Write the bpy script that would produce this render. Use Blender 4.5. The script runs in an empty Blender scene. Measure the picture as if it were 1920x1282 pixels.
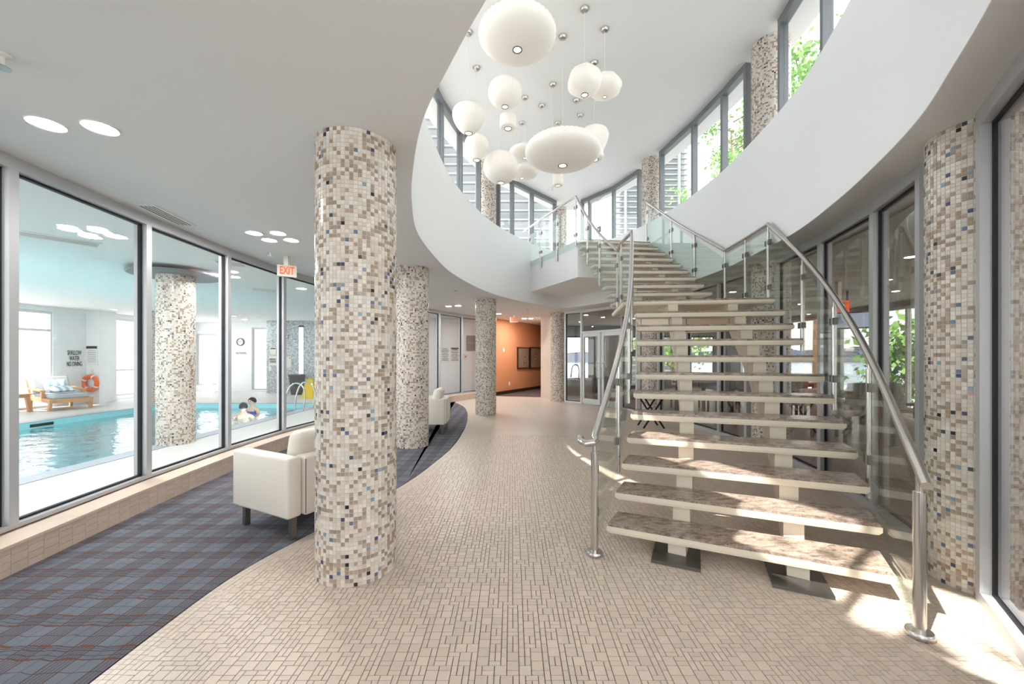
import bpy, math, random
from mathutils import Vector, Matrix
import numpy as np
random.seed(7)
scene = bpy.context.scene
COL = scene.collection
# ------------------------------------------------------------------ camera
F, HOR, EYE = 747.0, 669.0, 1.375            # focal length and horizon in px of the 1920x1282 frame
cd = bpy.data.cameras.new('camera'); cam = bpy.data.objects.new('camera', cd); COL.objects.link(cam)
cam.location = (0, 0, EYE); cam.rotation_euler = (math.pi/2, 0, 0)
cd.sensor_width = 36; cd.lens = F/1920*36; cd.shift_y = (HOR-641)/1920; cd.clip_start = .05; cd.clip_end = 2000
scene.camera = cam
# ------------------------------------------------------------------ world, sun, exposure
w = bpy.data.worlds.new('sky'); scene.world = w; w.use_nodes = True
bg = w.node_tree.nodes['Background']; bg.inputs[0].default_value = (.93, .97, 1, 1); bg.inputs[1].default_value = 2.45
sd = bpy.data.lights.new('sun', 'SUN'); sd.energy = 10; sd.angle = math.radians(.6); sd.color = (1, .95, .87)
sun = bpy.data.objects.new('sun', sd); COL.objects.link(sun)
_d = Vector((.8, .6, -1.8)); sun.rotation_euler = _d.to_track_quat('-Z', 'Y').to_euler(); sun.location = (-20, -15, 40)
vs = scene.view_settings; vs.view_transform = 'Standard'; vs.look = 'None'; vs.gamma = 1; vs.exposure = 0.42
vs.use_curve_mapping = False
cy = scene.cycles
cy.use_adaptive_sampling = True; cy.adaptive_threshold = .05; cy.max_bounces = 7; cy.diffuse_bounces = 4; cy.glossy_bounces = 4; cy.transmission_bounces = 6; cy.transparent_max_bounces = 16
cy.caustics_reflective = False; cy.caustics_refractive = False; cy.sample_clamp_indirect = 6
try: cy.use_denoising = True
except Exception: pass

# ------------------------------------------------------------------ helpers: materials
class G:
    def __init__(s, name):
        s.m = bpy.data.materials.new(name); s.m.use_nodes = True; s.t = s.m.node_tree; s.n = s.t.nodes; s.n.clear()
        s.out = s.n.new('ShaderNodeOutputMaterial')
    def node(s, kind, **kw):
        n = s.n.new(kind)
        for k, v in kw.items():
            if isinstance(k, str) and hasattr(n, k) and not k.startswith('i_'): setattr(n, k, v)
        return n
    def put(s, sock, v):
        if isinstance(v, bpy.types.NodeSocket): s.t.links.new(v, sock)
        elif v is not None:
            if hasattr(sock.default_value, '__len__') and not hasattr(v, '__len__'): v = [v]*len(sock.default_value)
            if hasattr(sock.default_value, '__len__') and len(sock.default_value) == 4 and len(v) == 3: v = (*v, 1)
            sock.default_value = v
    def math(s, op, a, b=None, c=None):
        n = s.n.new('ShaderNodeMath'); n.operation = op
        for i, v in enumerate((a, b, c)):
            if v is not None: s.put(n.inputs[i], v)
        return n.outputs[0]
    def mix(s, f, a, b, mode='MIX'):
        n = s.n.new('ShaderNodeMix'); n.data_type = 'RGBA'; n.blend_type = mode
        s.put(n.inputs[0], f); s.put(n.inputs[6], a); s.put(n.inputs[7], b); return n.outputs[2]
    def coord(s): return s.n.new('ShaderNodeTexCoord').outputs['Object']
    def scale(s, v, sc):
        n = s.n.new('ShaderNodeMapping'); s.put(n.inputs[0], v); n.inputs[3].default_value = sc; return n.outputs[0]
    def noise(s, v, scale, detail=3, rough=.5):
        n = s.n.new('ShaderNodeTexNoise'); s.put(n.inputs['Vector'], v); n.inputs['Scale'].default_value = scale
        n.inputs['Detail'].default_value = detail; n.inputs['Roughness'].default_value = rough; return n.outputs[0]
    def ramp(s, f, stops):
        n = s.n.new('ShaderNodeValToRGB'); s.put(n.inputs[0], f); e = n.color_ramp.elements
        while len(e) < len(stops): e.new(.5)
        for el, (p, c) in zip(e, stops): el.position = p; el.color = (*c, 1) if len(c) == 3 else c
        return n.outputs[0]
    def bump(s, h, strength=.3, dist=.01):
        n = s.n.new('ShaderNodeBump'); n.inputs['Strength'].default_value = strength; n.inputs['Distance'].default_value = dist
        s.put(n.inputs['Height'], h); return n.outputs[0]
    def bsdf(s, color, rough=.5, metal=0, normal=None, spec=.5, emit=None, es=0, trans=0, ior=1.45, sub=0):
        b = s.n.new('ShaderNodeBsdfPrincipled')
        s.put(b.inputs['Base Color'], color); s.put(b.inputs['Roughness'], rough); s.put(b.inputs['Metallic'], metal)
        b.inputs['Specular IOR Level'].default_value = spec; b.inputs['IOR'].default_value = ior
        b.inputs['Transmission Weight'].default_value = trans
        if normal is not None: s.put(b.inputs['Normal'], normal)
        if emit is not None: s.put(b.inputs['Emission Color'], emit); b.inputs['Emission Strength'].default_value = es
        s.t.links.new(b.outputs[0], s.out.inputs[0]); return b
M = {}
def flat(name, c, rough=.5, metal=0, spec=.5, noise=.04, ns=8, bump=0):
    g = G(name); v = g.coord(); n = g.noise(v, ns, 4)
    col = g.mix(n, tuple(x*(1-noise) for x in c), tuple(min(1, x*(1+noise)) for x in c))
    g.bsdf(col, rough, metal, g.bump(g.noise(v, 300, 2), bump, .002) if bump else None, spec); M[name] = g.m; return g.m
def emit(name, c, s):
    g = G(name); g.bsdf(c, .5, emit=c, es=s); M[name] = g.m; return g.m
def glass(name, tint, refl=1.0, dirt=0.0):
    g = G(name)
    tr = g.n.new('ShaderNodeBsdfTransparent'); tr.inputs[0].default_value = (*tint, 1)
    gl = g.n.new('ShaderNodeBsdfGlossy'); gl.inputs['Roughness'].default_value = .0; gl.inputs[0].default_value = (1, 1, 1, 1)
    lw_ = g.n.new('ShaderNodeLayerWeight'); lw_.inputs[0].default_value = .5
    f = g.math('MULTIPLY', g.math('ADD', g.math('MULTIPLY', g.math('POWER', lw_.outputs['Facing'], 5.0), .96), .04), refl)
    mx = g.n.new('ShaderNodeMixShader'); g.put(mx.inputs[0], f)
    g.t.links.new(tr.outputs[0], mx.inputs[1]); g.t.links.new(gl.outputs[0], mx.inputs[2]); g.t.links.new(mx.outputs[0], g.out.inputs[0])
    M[name] = g.m
flat('bounce_cut_roof', (.30, .30, .30), .9, noise=.2); flat('white_paint', (.93, .932, .945), .55, noise=.01)
flat('ceiling_paint', (.80, .80, .80), .7, noise=.01)
flat('pool_white', (.86, .88, .89), .5, noise=.01)
flat('cream_paint', (.80, .71, .58), .35, noise=.02)
flat('beige_wall', (.74, .64, .56), .6, noise=.02)
flat('orange_wall', (.62, .27, .13), .55, noise=.03)
flat('aluminium', (.52, .53, .55), .4, .35, noise=.02)
flat('grey_frame', (.19, .205, .215), .4, .2, noise=.02)
flat('white_frame', (.70, .72, .74), .35, .2, noise=.02)
flat('gasket', (.012, .012, .016), .6, noise=0)
flat('steel', (.60, .58, .56), .26, 1, noise=.03, ns=40)
flat('dark_steel', (.20, .19, .18), .38, .85, noise=.08, ns=20)
flat('leather', (.80, .74, .66), .42, noise=.02, bump=.15)
flat('dark_leg', (.05, .05, .055), .35, .5)
flat('dark_wood', (.055, .034, .025), .4, noise=.3, ns=15)
flat('teak', (.62, .34, .17), .5, noise=.2, ns=25)
flat('grey_cushion', (.44, .47, .50), .9, noise=.05, bump=.3)
flat('pillow_blue', (.35, .50, .60), .9)
flat('pillow_white', (.8, .82, .84), .9)
flat('life_orange', (.85, .16, .05), .5)
flat('plastic_white', (.82, .82, .80), .4)
flat('off_white', (.74, .72, .64), .5)
flat('black', (.01, .01, .012), .5, noise=0)
flat('ink', (.03, .035, .04), .7, noise=0)
flat('grey_box', (.20, .20, .21), .5)
flat('bin_grey', (.09, .085, .085), .5)
flat('yellow', (.9, .6, .03), .5)
flat('red', (.65, .02, .015), .4)
flat('skin', (.72, .47, .36), .5)
flat('hair', (.018, .014, .013), .5)
flat('swim_blue', (.04, .08, .35), .6)
flat('deck', (.56, .55, .52), .5, noise=.05, ns=60, bump=.1)
flat('coping', (.36, .38, .42), .4)
flat('basin', (.42, .84, .90), .4); emit('basin_fill_glow', (.85, 1, 1), 120)
flat('dark_floor', (.18, .12, .09), .35, noise=.25, ns=6)
flat('dark_wall', (.34, .33, .33), .6)
flat('dim_ceiling', (.50, .47, .44), .7)
flat('corridor_carpet', (.09, .06, .055), .95, noise=.2, ns=30)
flat('stone_terrace', (.62, .62, .61), .8, noise=.1)
flat('louvre', (.27, .285, .30), .6); flat('louvre_wall', (.40, .42, .43), .7)
flat('bark', (.16, .11, .07), .9, noise=.3, ns=30)
flat('grass_green', (.10, .22, .04), .95, noise=.3)
flat('hill', (.055, .075, .11), .95, noise=.3, ns=.05)
flat('lake', (.20, .28, .36), .25, noise=.1, ns=.2)
flat('brushed_nickel', (.50, .46, .42), .3, 1, noise=.05, ns=60)
flat('bronze', (.16, .13, .11), .35, .9)
flat('pic_frame', (.025, .015, .01), .4)
emit('downlight_glow', (1, .965, .92), 150); emit('far_downlight_glow', (1, .965, .92), 420); emit('pool_glow', (.97, 1, 1), 230)
emit('bulb_glow', (1, .93, .80), 7)
g = G('exit_red'); g.bsdf((.30, .02, .0), .6, emit=(1, .10, .012), es=1.0); M['exit_red'] = g.m
flat('exit_face', (.48, .46, .40), .5)
emit('screen', (.35, .45, .60), .6)
emit('wall_strip', (.95, .98, 1), 4)
glass('glass', (.93, .97, .965), 1.0)
glass('glass_dark', (.80, .78, .76), 1.5)
glass('glass_rail', (.93, .97, .955), .8)
glass('glass_clear', (.978, .982, .984), .8)
# lamp shade: ribbed translucent plastic skin lit from inside
g = G('lamp_skin'); v = g.coord()
b = g.bsdf((.80, .77, .72), .5, emit=(1, .90, .76), es=.14, sub=0); M['lamp_skin'] = g.m
# mosaic: colour of each tessera stored on its faces
def attr_mat(name, rough, var=.04, spec=.5):
    g = G(name); a = g.n.new('ShaderNodeAttribute'); a.attribute_name = 'tile'
    n = g.noise(g.coord(), 60, 2)
    col = g.mix(g.math('MULTIPLY', n, var*2), a.outputs[0], (0, 0, 0))
    g.bsdf(col, rough, spec=spec); M[name] = g.m
attr_mat('mosaic', .22); attr_mat('floor_tile', .38, .08)
flat('grout_pale', (.70, .66, .60), .8); flat('grout_dark', (.15, .11, .09), .9)
flat('curb_tile', (.66, .52, .42), .4, noise=.06, ns=6); flat('curb_grout', (.55, .42, .34), .8)
# far floor: same tiles, too small to tell apart
g = G('floor_far'); v = g.coord(); br = g.n.new('ShaderNodeTexBrick'); g.put(br.inputs['Vector'], v)
br.inputs['Color1'].default_value = (.65, .555, .475, 1); br.inputs['Color2'].default_value = (.61, .515, .44, 1); br.inputs['Mortar'].default_value = (.30, .23, .19, 1)
br.inputs['Scale'].default_value = 1; br.inputs['Mortar Size'].default_value = .0016; br.inputs['Brick Width'].default_value = .06; br.inputs['Row Height'].default_value = .045
g.bsdf(br.outputs[0], .38); M['floor_far'] = g.m
# granite
g = G('granite'); v = g.coord(); vs2 = g.scale(v, (1, 2.2, 2.2))
n1 = g.noise(vs2, 14, 8, .7); n2 = g.noise(vs2, 55, 6, .75); n3 = g.noise(vs2, 5, 4)
c = g.ramp(n1, [(.30, (.05, .035, .03)), (.42, (.21, .15, .115)), (.52, (.37, .28, .22)), (.66, (.48, .40, .33))])
c = g.mix(g.ramp(n2, [(.36, (1, 1, 1)), (.46, (0, 0, 0))]), c, (.05, .04, .04))
c = g.mix(g.math('MULTIPLY', n3, .35), c, (.36, .31, .28)); g.bsdf(c, .22); M['granite'] = g.m
# carpet: slate blue with bundles of thin rust lines one way and rust dashes the other
g = G('carpet'); v = g.coord(); sx = g.n.new('ShaderNodeSeparateXYZ'); g.put(sx.inputs[0], v); X, Y = sx.outputs[0], sx.outputs[1]
wob = g.noise(g.scale(v, (5, 1, 1)), 2.0, 2); wob2 = g.noise(g.scale(v, (1, 4, 1)), 2.2, 2)
u = g.math('FRACT', g.math('ADD', g.math('DIVIDE', X, .23), g.math('MULTIPLY', wob2, .03)))
yy = g.math('ADD', Y, g.math('MULTIPLY', wob, .05)); vv = g.math('FRACT', g.math('DIVIDE', yy, .228))
def line(t, p, wd): return g.math('LESS_THAN', g.math('ABSOLUTE', g.math('SUBTRACT', t, p)), wd)
def any_(*k):
    o_ = k[0]
    for q_ in k[1:]: o_ = g.math('MAXIMUM', o_, q_)
    return o_
bandx = line(u, .22, .21); bandy = line(vv, .20, .18)
rust = any_(line(u, .015, .015), line(u, .43, .015))
thin = any_(line(u, .11, .007), line(u, .19, .007), line(u, .27, .007), line(u, .35, .007), line(u, .715, .006), line(vv, .70, .008), line(vv, .14, .008), line(vv, .27, .010), line(vv, .33, .006))
streak = any_(line(vv, .03, .014), line(vv, .39, .014))
seg_ = g.math('FRACT', g.math('ADD', g.math('DIVIDE', X, .19), g.math('MULTIPLY', g.math('FLOOR', g.math('DIVIDE', yy, .114)), .37)))
fat = g.math('MULTIPLY', any_(line(vv, .03, .034), line(vv, .39, .034)), line(seg_, .3, .17))
base = g.mix(g.noise(v, 5, 5), (.105, .115, .145), (.22, .235, .275))
base = g.mix(g.math('MULTIPLY', bandx, .38), base, (.125, .10, .10)); base = g.mix(g.math('MULTIPLY', bandy, .30), base, (.11, .10, .115))
c = g.mix(g.math('MULTIPLY', thin, .75), base, (.045, .035, .04))
c = g.mix(g.math('MULTIPLY', any_(rust, streak), .8), c, (.095, .042, .030))
c = g.mix(g.math('MULTIPLY', fat, .75), c, (.17, .068, .035))
g.bsdf(c, .95, spec=.1, normal=g.bump(g.noise(v, 500, 2), .4, .004)); M['carpet'] = g.m
# pool water
g = G('water'); v = g.coord(); h = g.noise(g.scale(v, (1, 1.6, 1)), 2.4, 3, .55)
gl = g.n.new('ShaderNodeBsdfGlossy'); gl.inputs['Roughness'].default_value = .03
tr = g.n.new('ShaderNodeBsdfTransparent'); tr.inputs[0].default_value = (.75, .95, .98, 1)
nrm = g.bump(h, .5, .06); g.put(gl.inputs['Normal'], nrm)
fr = g.n.new('ShaderNodeFresnel'); fr.inputs[0].default_value = 1.33; g.put(fr.inputs['Normal'], nrm)
mx = g.n.new('ShaderNodeMixShader'); g.put(mx.inputs[0], g.math('MULTIPLY', fr.outputs[0], 1.6))
g.t.links.new(tr.outputs[0], mx.inputs[1]); g.t.links.new(gl.outputs[0], mx.inputs[2]); g.t.links.new(mx.outputs[0], g.out.inputs[0]); M['water'] = g.m
# leaves
g = G('leaf'); g.bsdf(g.mix(g.noise(g.coord(), 1.5, 2), (.10, .26, .05), (.28, .50, .13)), .6); M['leaf'] = g.m
# grey fine mosaic wall of the pool room
g = G('grey_mosaic'); v = g.coord(); vo = g.n.new('ShaderNodeTexVoronoi'); g.put(vo.inputs['Vector'], v); vo.inputs['Scale'].default_value = 26; vo.inputs['Randomness'].default_value = .25
g.bsdf(g.mix(vo.outputs['Color'], (.20, .24, .27), (.72, .75, .76)), .35); M['grey_mosaic'] = g.m
# paintings: soft abstract rings
def painting(name, cx, cz, a, b2, r):
    g = G(name); v = g.coord(); n = g.noise(v, 5, 5)
    gr = g.n.new('ShaderNodeVectorMath'); gr.operation = 'DISTANCE'; g.put(gr.inputs[0], v); gr.inputs[1].default_value = (cx, 0, cz)
    d = g.math('ADD', gr.outputs['Value'], g.math('MULTIPLY', n, .06))
    ring = g.ramp(d, [(.0, b2), (r*.5, (.06, .03, .02)), (r*.8, (.70, .52, .36)), (r*1.15, (.06, .03, .02)), (r*1.5, a), (1, a)])
    g.bsdf(g.mix(.35, ring, g.ramp(n, [(.35, (.10, .055, .03)), (.6, a)])), .6); M[name] = g.m
painting('art_flower', .02, .02, (.36, .22, .13), (.7, .55, .4), .14)
painting('art_shell', .12, -.08, (.30, .20, .14), (.12, .07, .04), .12)
# ------------------------------------------------------------------ helpers: geometry
class MB:
    """collects faces of one mesh"""
    def __init__(s): s.v = []; s.f = []
    def add(s, vs, fs):
        o = len(s.v); s.v += [tuple(p) for p in vs]; s.f += [tuple(i+o for i in q) for q in fs]; return s
    def box(s, c, d, rz=0, mat=None):
        hx, hy, hz = d[0]/2, d[1]/2, d[2]/2; co, si = math.cos(rz), math.sin(rz); vs = []
        for z in (-hz, hz):
            for x, y in ((-hx, -hy), (hx, -hy), (hx, hy), (-hx, hy)):
                p = Vector((x*co-y*si, x*si+y*co, z)) + Vector(c); vs.append(mat @ p if mat else p)
        return s.add(vs, [(0, 3, 2, 1), (4, 5, 6, 7), (0, 1, 5, 4), (1, 2, 6, 5), (2, 3, 7, 6), (3, 0, 4, 7)])
    def bevbox(s, c, d, b=.02, rz=0, mat=None):
        """box with rounded edges"""
        hx, hy, hz = d[0]/2, d[1]/2, d[2]/2; co, si = math.cos(rz), math.sin(rz); rings = []
        def ring(ix, iy, z, n=3):
            r = []
            for (sx, sy, a0) in ((1, 1, 0), (-1, 1, 90), (-1, -1, 180), (1, -1, 270)):
                for k in range(n+1):
                    a = math.radians(a0+90*k/n); bb = b
                    r.append((sx*(hx-b)+math.cos(a)*(b-ix), sy*(hy-b)+math.sin(a)*(b-ix), z))
            return r
        for k in range(4):
            a = math.pi/2*k/3; rings.append(ring(b*(1-math.sin(a)), 0, -hz+b*(1-math.cos(a))))
        for k in range(3, -1, -1):
            a = math.pi/2*k/3; rings.append(ring(b*(1-math.sin(a)), 0, hz-b*(1-math.cos(a))))
        n = len(rings[0]); vs = []
        for r in rings:
            for x, y, z in r:
                p = Vector((x*co-y*si, x*si+y*co, z)) + Vector(c); vs.append(mat @ p if mat else p)
        fs = [(i*n+j, i*n+(j+1) % n, (i+1)*n+(j+1) % n, (i+1)*n+j) for i in range(len(rings)-1) for j in range(n)]
        fs += [tuple(range(n-1, -1, -1)), tuple(range((len(rings)-1)*n, len(rings)*n))]
        return s.add(vs, fs)
    def bar(s, a, b, wd, ht, up=(0, 0, 1)):
        a, b = Vector(a), Vector(b); t = (b-a).normalized(); u = Vector(up)
        sd = t.cross(u)
        if sd.length < 1e-4: sd = t.cross(Vector((1, 0, 0)))
        sd.normalize(); u = sd.cross(t).normalized(); vs = []
        for p in (a, b):
            for i, j in ((-1, -1), (1, -1), (1, 1), (-1, 1)): vs.append(p + sd*(i*wd/2) + u*(j*ht/2))
        return s.add(vs, [(3, 2, 1, 0), (4, 5, 6, 7), (0, 1, 5, 4), (1, 2, 6, 5), (2, 3, 7, 6), (3, 0, 4, 7)])
    def prism(s, poly, z0, z1):
        n = len(poly); vs = [(p[0], p[1], z0) for p in poly] + [(p[0], p[1], z1) for p in poly]
        return s.add(vs, [tuple(range(n-1, -1, -1)), tuple(range(n, 2*n))] + [(i, (i+1) % n, n+(i+1) % n, n+i) for i in range(n)])
    def hexa(s, b4, t4):
        return s.add(list(b4)+list(t4), [(3, 2, 1, 0), (4, 5, 6, 7), (0, 1, 5, 4), (1, 2, 6, 5), (2, 3, 7, 6), (3, 0, 4, 7)])
    def tube(s, pts, r, n=10, cap=True):
        pts = [Vector(p) for p in pts]; rs = r if hasattr(r, '__len__') else [r]*len(pts); vs = []; prev = None
        for i, p in enumerate(pts):
            t = (pts[min(i+1, len(pts)-1)] - pts[max(i-1, 0)]).normalized()
            if prev is None:
                sd = t.cross(Vector((0, 0, 1)))
                if sd.length < 1e-3: sd = Vector((1, 0, 0))
            else: sd = prev - t*prev.dot(t)
            sd.normalize(); prev = sd; u = sd.cross(t)
            for k in range(n):
                a = 2*math.pi*k/n; vs.append(p + (sd*math.cos(a)+u*math.sin(a))*rs[i])
        fs = [(i*n+k, i*n+(k+1) % n, (i+1)*n+(k+1) % n, (i+1)*n+k) for i in range(len(pts)-1) for k in range(n)]
        if cap: fs += [tuple(range(n-1, -1, -1)), tuple(range((len(pts)-1)*n, len(pts)*n))]
        return s.add(vs, fs)
    def lathe(s, prof, c=(0, 0, 0), n=24, cap=True, rib=0, nrib=0):
        vs = []
        for r, z in prof:
            for k in range(n):
                a = 2*math.pi*k/n; rr = r*(1+(rib if (nrib and k % 2) else 0)); vs.append((c[0]+rr*math.cos(a), c[1]+rr*math.sin(a), c[2]+z))
        fs = [(i*n+k, i*n+(k+1) % n, (i+1)*n+(k+1) % n, (i+1)*n+k) for i in range(len(prof)-1) for k in range(n)]
        if cap: fs += [tuple(range(n-1, -1, -1)), tuple(range((len(prof)-1)*n, len(prof)*n))]
        return s.add(vs, fs)
    def ribbon(s, path, z0, z1, th, closed=False):
        """upright wall along a plan path, thickness th centred on it; z0/z1 numbers or functions of the index"""
        n = len(path); nm = normals(path, closed); vs = []
        fz0 = z0 if callable(z0) else (lambda i: z0); fz1 = z1 if callable(z1) else (lambda i: z1)
        for i, p in enumerate(path):
            q = nm[i]
            for sg, z in ((-1, fz0(i)), (1, fz0(i)), (1, fz1(i)), (-1, fz1(i))):
                vs.append((p[0]+q[0]*sg*th/2, p[1]+q[1]*sg*th/2, z))
        fs = []
        for i in range(n if closed else n-1):
            j = (i+1) % n
            for a, b in ((0, 1), (1, 2), (2, 3), (3, 0)): fs.append((i*4+a, i*4+b, j*4+b, j*4+a))
        if not closed: fs += [(3, 2, 1, 0), ((n-1)*4, (n-1)*4+1, (n-1)*4+2, (n-1)*4+3)]
        return s.add(vs, fs)
    def strip(s, pa, pb, z0, z1, closed=False):
        """horizontal slab between two plan paths of equal length"""
        n = len(pa); vs = []
        for a, b in zip(pa, pb): vs += [(a[0], a[1], z0), (b[0], b[1], z0), (b[0], b[1], z1), (a[0], a[1], z1)]
        fs = []
        for i in range(n if closed else n-1):
            j = (i+1) % n
            for a, b in ((0, 1), (1, 2), (2, 3), (3, 0)): fs.append((i*4+a, j*4+a, j*4+b, i*4+b))
        if not closed: fs += [(0, 1, 2, 3), ((n-1)*4+3, (n-1)*4+2, (n-1)*4+1, (n-1)*4)]
        return s.add(vs, fs)
    def mesh(s, name, mat, smooth=0):
        me = bpy.data.meshes.new(name); me.from_pydata(s.v, [], s.f)
        import bmesh
        bm = bmesh.new(); bm.from_mesh(me); bmesh.ops.recalc_face_normals(bm, faces=bm.faces)
        bm.to_mesh(me); bm.free()
        me.materials.append(M[mat])
        if smooth:
            me.polygons.foreach_set('use_smooth', [True]*len(me.polygons))
            try: me.set_sharp_from_angle(angle=math.radians(smooth))
            except Exception: pass
        return me
    def obj(s, name, mat, parent=None, smooth=0, loc=None):
        o = bpy.data.objects.new(name, s.mesh(name, mat, smooth)); COL.objects.link(o)
        if parent: o.parent = parent; o.matrix_parent_inverse = pinv(parent)
        if loc: o.location = loc
        return o
def pinv(p):
    """parts are modelled in world space; a root that already stands somewhere is undone"""
    if p.type != 'EMPTY': return Matrix()
    return (Matrix.Translation(p.location) @ Matrix.Rotation(p.rotation_euler.z, 4, 'Z')).inverted()
def empty(name, loc=(0, 0, 0), rz=0):
    o = bpy.data.objects.new(name, None); COL.objects.link(o); o.location = loc; o.rotation_euler = (0, 0, rz); o.empty_display_size = .1
    return o
def tag(o, label, cat=None, group=None, kind=None):
    if label: o['label'] = label
    if cat: o['category'] = cat
    if group: o['group'] = group
    if kind: o['kind'] = kind
    return o
def struct(o, label=None): o['kind'] = 'structure'; (label and tag(o, label)); return o
def dup(root, loc, rz=0, label=None):
    def cp(o, par):
        c = o.copy(); COL.objects.link(c); c.parent = par
        for ch in [x for x in bpy.data.objects if x.parent == o]: cp(ch, c)
        return c
    r = cp(root, None); r.location = loc; r.rotation_euler = (0, 0, rz)
    if label: r['label'] = label
    return r
def normals(path, closed=False):
    n = len(path); out = []
    for i in range(n):
        a = path[(i-1) % n] if (closed or i > 0) else path[i]; b = path[(i+1) % n] if (closed or i < n-1) else path[i]
        t = Vector((b[0]-a[0], b[1]-a[1])).normalized(); out.append((t.y, -t.x))
    return out
def offset(path, d, closed=False): return [(p[0]+q[0]*d, p[1]+q[1]*d) for p, q in zip(path, normals(path, closed))]
def spline(pts, per=8, closed=False):
    n = len(pts); out = []; P = [Vector(p) for p in pts]
    for i in range(n if closed else n-1):
        p0 = P[(i-1) % n] if (closed or i > 0) else P[i]*2-P[i+1]; p1 = P[i]; p2 = P[(i+1) % n]
        p3 = P[(i+2) % n] if (closed or i+2 < n) else p2*2-p1
        for k in range(per):
            t = k/per; out.append(tuple(.5*((2*p1)+(p2-p0)*t+(2*p0-5*p1+4*p2-p3)*t*t+(3*p1-p0-3*p2+p3)*t**3)))
    if not closed: out.append(tuple(P[-1]))
    return out
def ground(x, y, z=0.0):
    Y = F*(EYE-z)/(y-HOR); return Vector(((x-960)/F*Y, Y, z))
def at(x, y, Y): return Vector(((x-960)/F*Y, Y, EYE-(y-HOR)*Y/F))
def on_path(path, px):
    """point of a plan path in the direction of picture column px"""
    k = (px-960)/F
    for a, b in zip(path[:-1], path[1:]):
        fa, fb = a[0]-k*a[1], b[0]-k*b[1]
        if fa*fb <= 0 and (a[1]+b[1]) > 0:
            t = fa/(fa-fb) if fa != fb else 0; return (a[0]+(b[0]-a[0])*t, a[1]+(b[1]-a[1])*t)
    raise ValueError(px)
def text(body, name, mat, size, mw, parent=None, width=None, bold=0.0, depth=.002):
    c = bpy.data.curves.new(name, 'FONT'); c.body = body; c.size = size; c.align_x = 'CENTER'; c.align_y = 'CENTER'; c.extrude = depth
    c.space_line = .85; c.offset = size*bold
    o = bpy.data.objects.new(name, c); dg = bpy.context.evaluated_depsgraph_get()
    COL.objects.link(o); dg.update(); me = bpy.data.meshes.new_from_object(o.evaluated_get(dg)); bpy.data.objects.remove(o)
    if width:
        xs = [v.co.x for v in me.vertices]; k = width/(max(xs)-min(xs))
        for v in me.vertices: v.co.x *= k
    me.transform(mw); me.materials.clear(); me.materials.append(M[mat])
    ob = bpy.data.objects.new(name, me); COL.objects.link(ob)
    if parent: ob.parent = parent; ob.matrix_parent_inverse = pinv(parent)
    return ob
def facing(loc, normal):
    """matrix that puts local XY text upright on a wall with outward horizontal normal"""
    n = Vector((normal[0], normal[1], 0)).normalized(); up = Vector((0, 0, 1)); rt = up.cross(n)
    return Matrix(((rt.x, up.x, n.x, loc[0]), (rt.y, up.y, n.y, loc[1]), (rt.z, up.z, n.z, loc[2]), (0, 0, 0, 1)))

# ------------------------------------------------------------------ plan of the place (metres; camera over the origin looking along +Y)
CEIL, FLOOR2, UPPER, PARAPET, R = 2.75, 3.828, 6.0, 4.30, .174
_s = [-5.3, -5.0, -4.7, -4.27, -3.9, -3.5, -2.96, -2.26, -1.3, 0, .82, 1.8, 2.76, 3.6, 4.3, 4.8, 5.15, 5.4]
_w = [0, .38, .66, .97, 1.2, 1.43, 1.65, 1.88, 2.1, 2.17, 2.14, 1.99, 1.74, 1.38, .98, .62, .33, 0]
def axis(s): return 1.12+.0575*s
LIP = spline([(axis(s)+h, 5.8+s) for s, h in zip(_s, _w)] + [(axis(s)-h, 5.8+s) for s, h in list(zip(_s, _w))[-2:0:-1]], 5, True)   # edge of the opening
RINGR = [(.75, .15), (1.5, .7), (2.1, 1.35), (2.51, 1.95), (2.99, 2.89), (3.29, 3.62), (3.57, 4.63), (3.72, 5.7), (3.70, 6.7), (3.6, 7.7), (3.43, 8.7), (3.22, 9.6), (2.95, 10.5), (2.54, 11.16), (2.07, 11.75), (1.62, 12.15)]
RINGL = [(1.2, 11.75), (.6, 11.1), (.02, 10.44), (-.5, 9.5), (-.94, 8.47), (-1.25, 7.3), (-1.42, 6.2), (-1.43, 5.0), (-1.3, 3.8), (-1.0, 2.8), (-.5, 1.8), (.05, .85)]
RING = spline(RINGR+RINGL, 6, True)                                  # glazing line round the atrium
RIGHT = RING[:15*6+1]; LEFT = RING[15*6:]+[RING[0]]
POOLG = spline([(-2.95, -1.5), (-3.2, .6), (-3.47, 2.7), (-3.6, 3.9), (-3.66, 5.2), (-3.62, 6.3), (-3.45, 7.4), (-3.2, 8.8), (-2.85, 10.2), (-2.3, 11.7), (-1.7, 12.9), (-1.2, 13.6)], 6)
CARPET = spline([(-1.7, -1.5), (-1.77, 1.0), (-1.78, 2.0), (-1.74, 2.55), (-1.57, 3.1), (-1.2, 4.18), (-1.03, 5.06), (-.9, 6.38), (-.955, 8.49), (-1.26, 10.7), (-1.85, 12.35)], 6)
COLS = dict(A=(-1.02, 2.62), B=(-1.55, 6.19), C=(-.63, 9.58), D=(1.46, 12.45), E=(2.87, 2.43), G=(3.32, 9.4), F=(3.83, 5.9))
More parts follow.
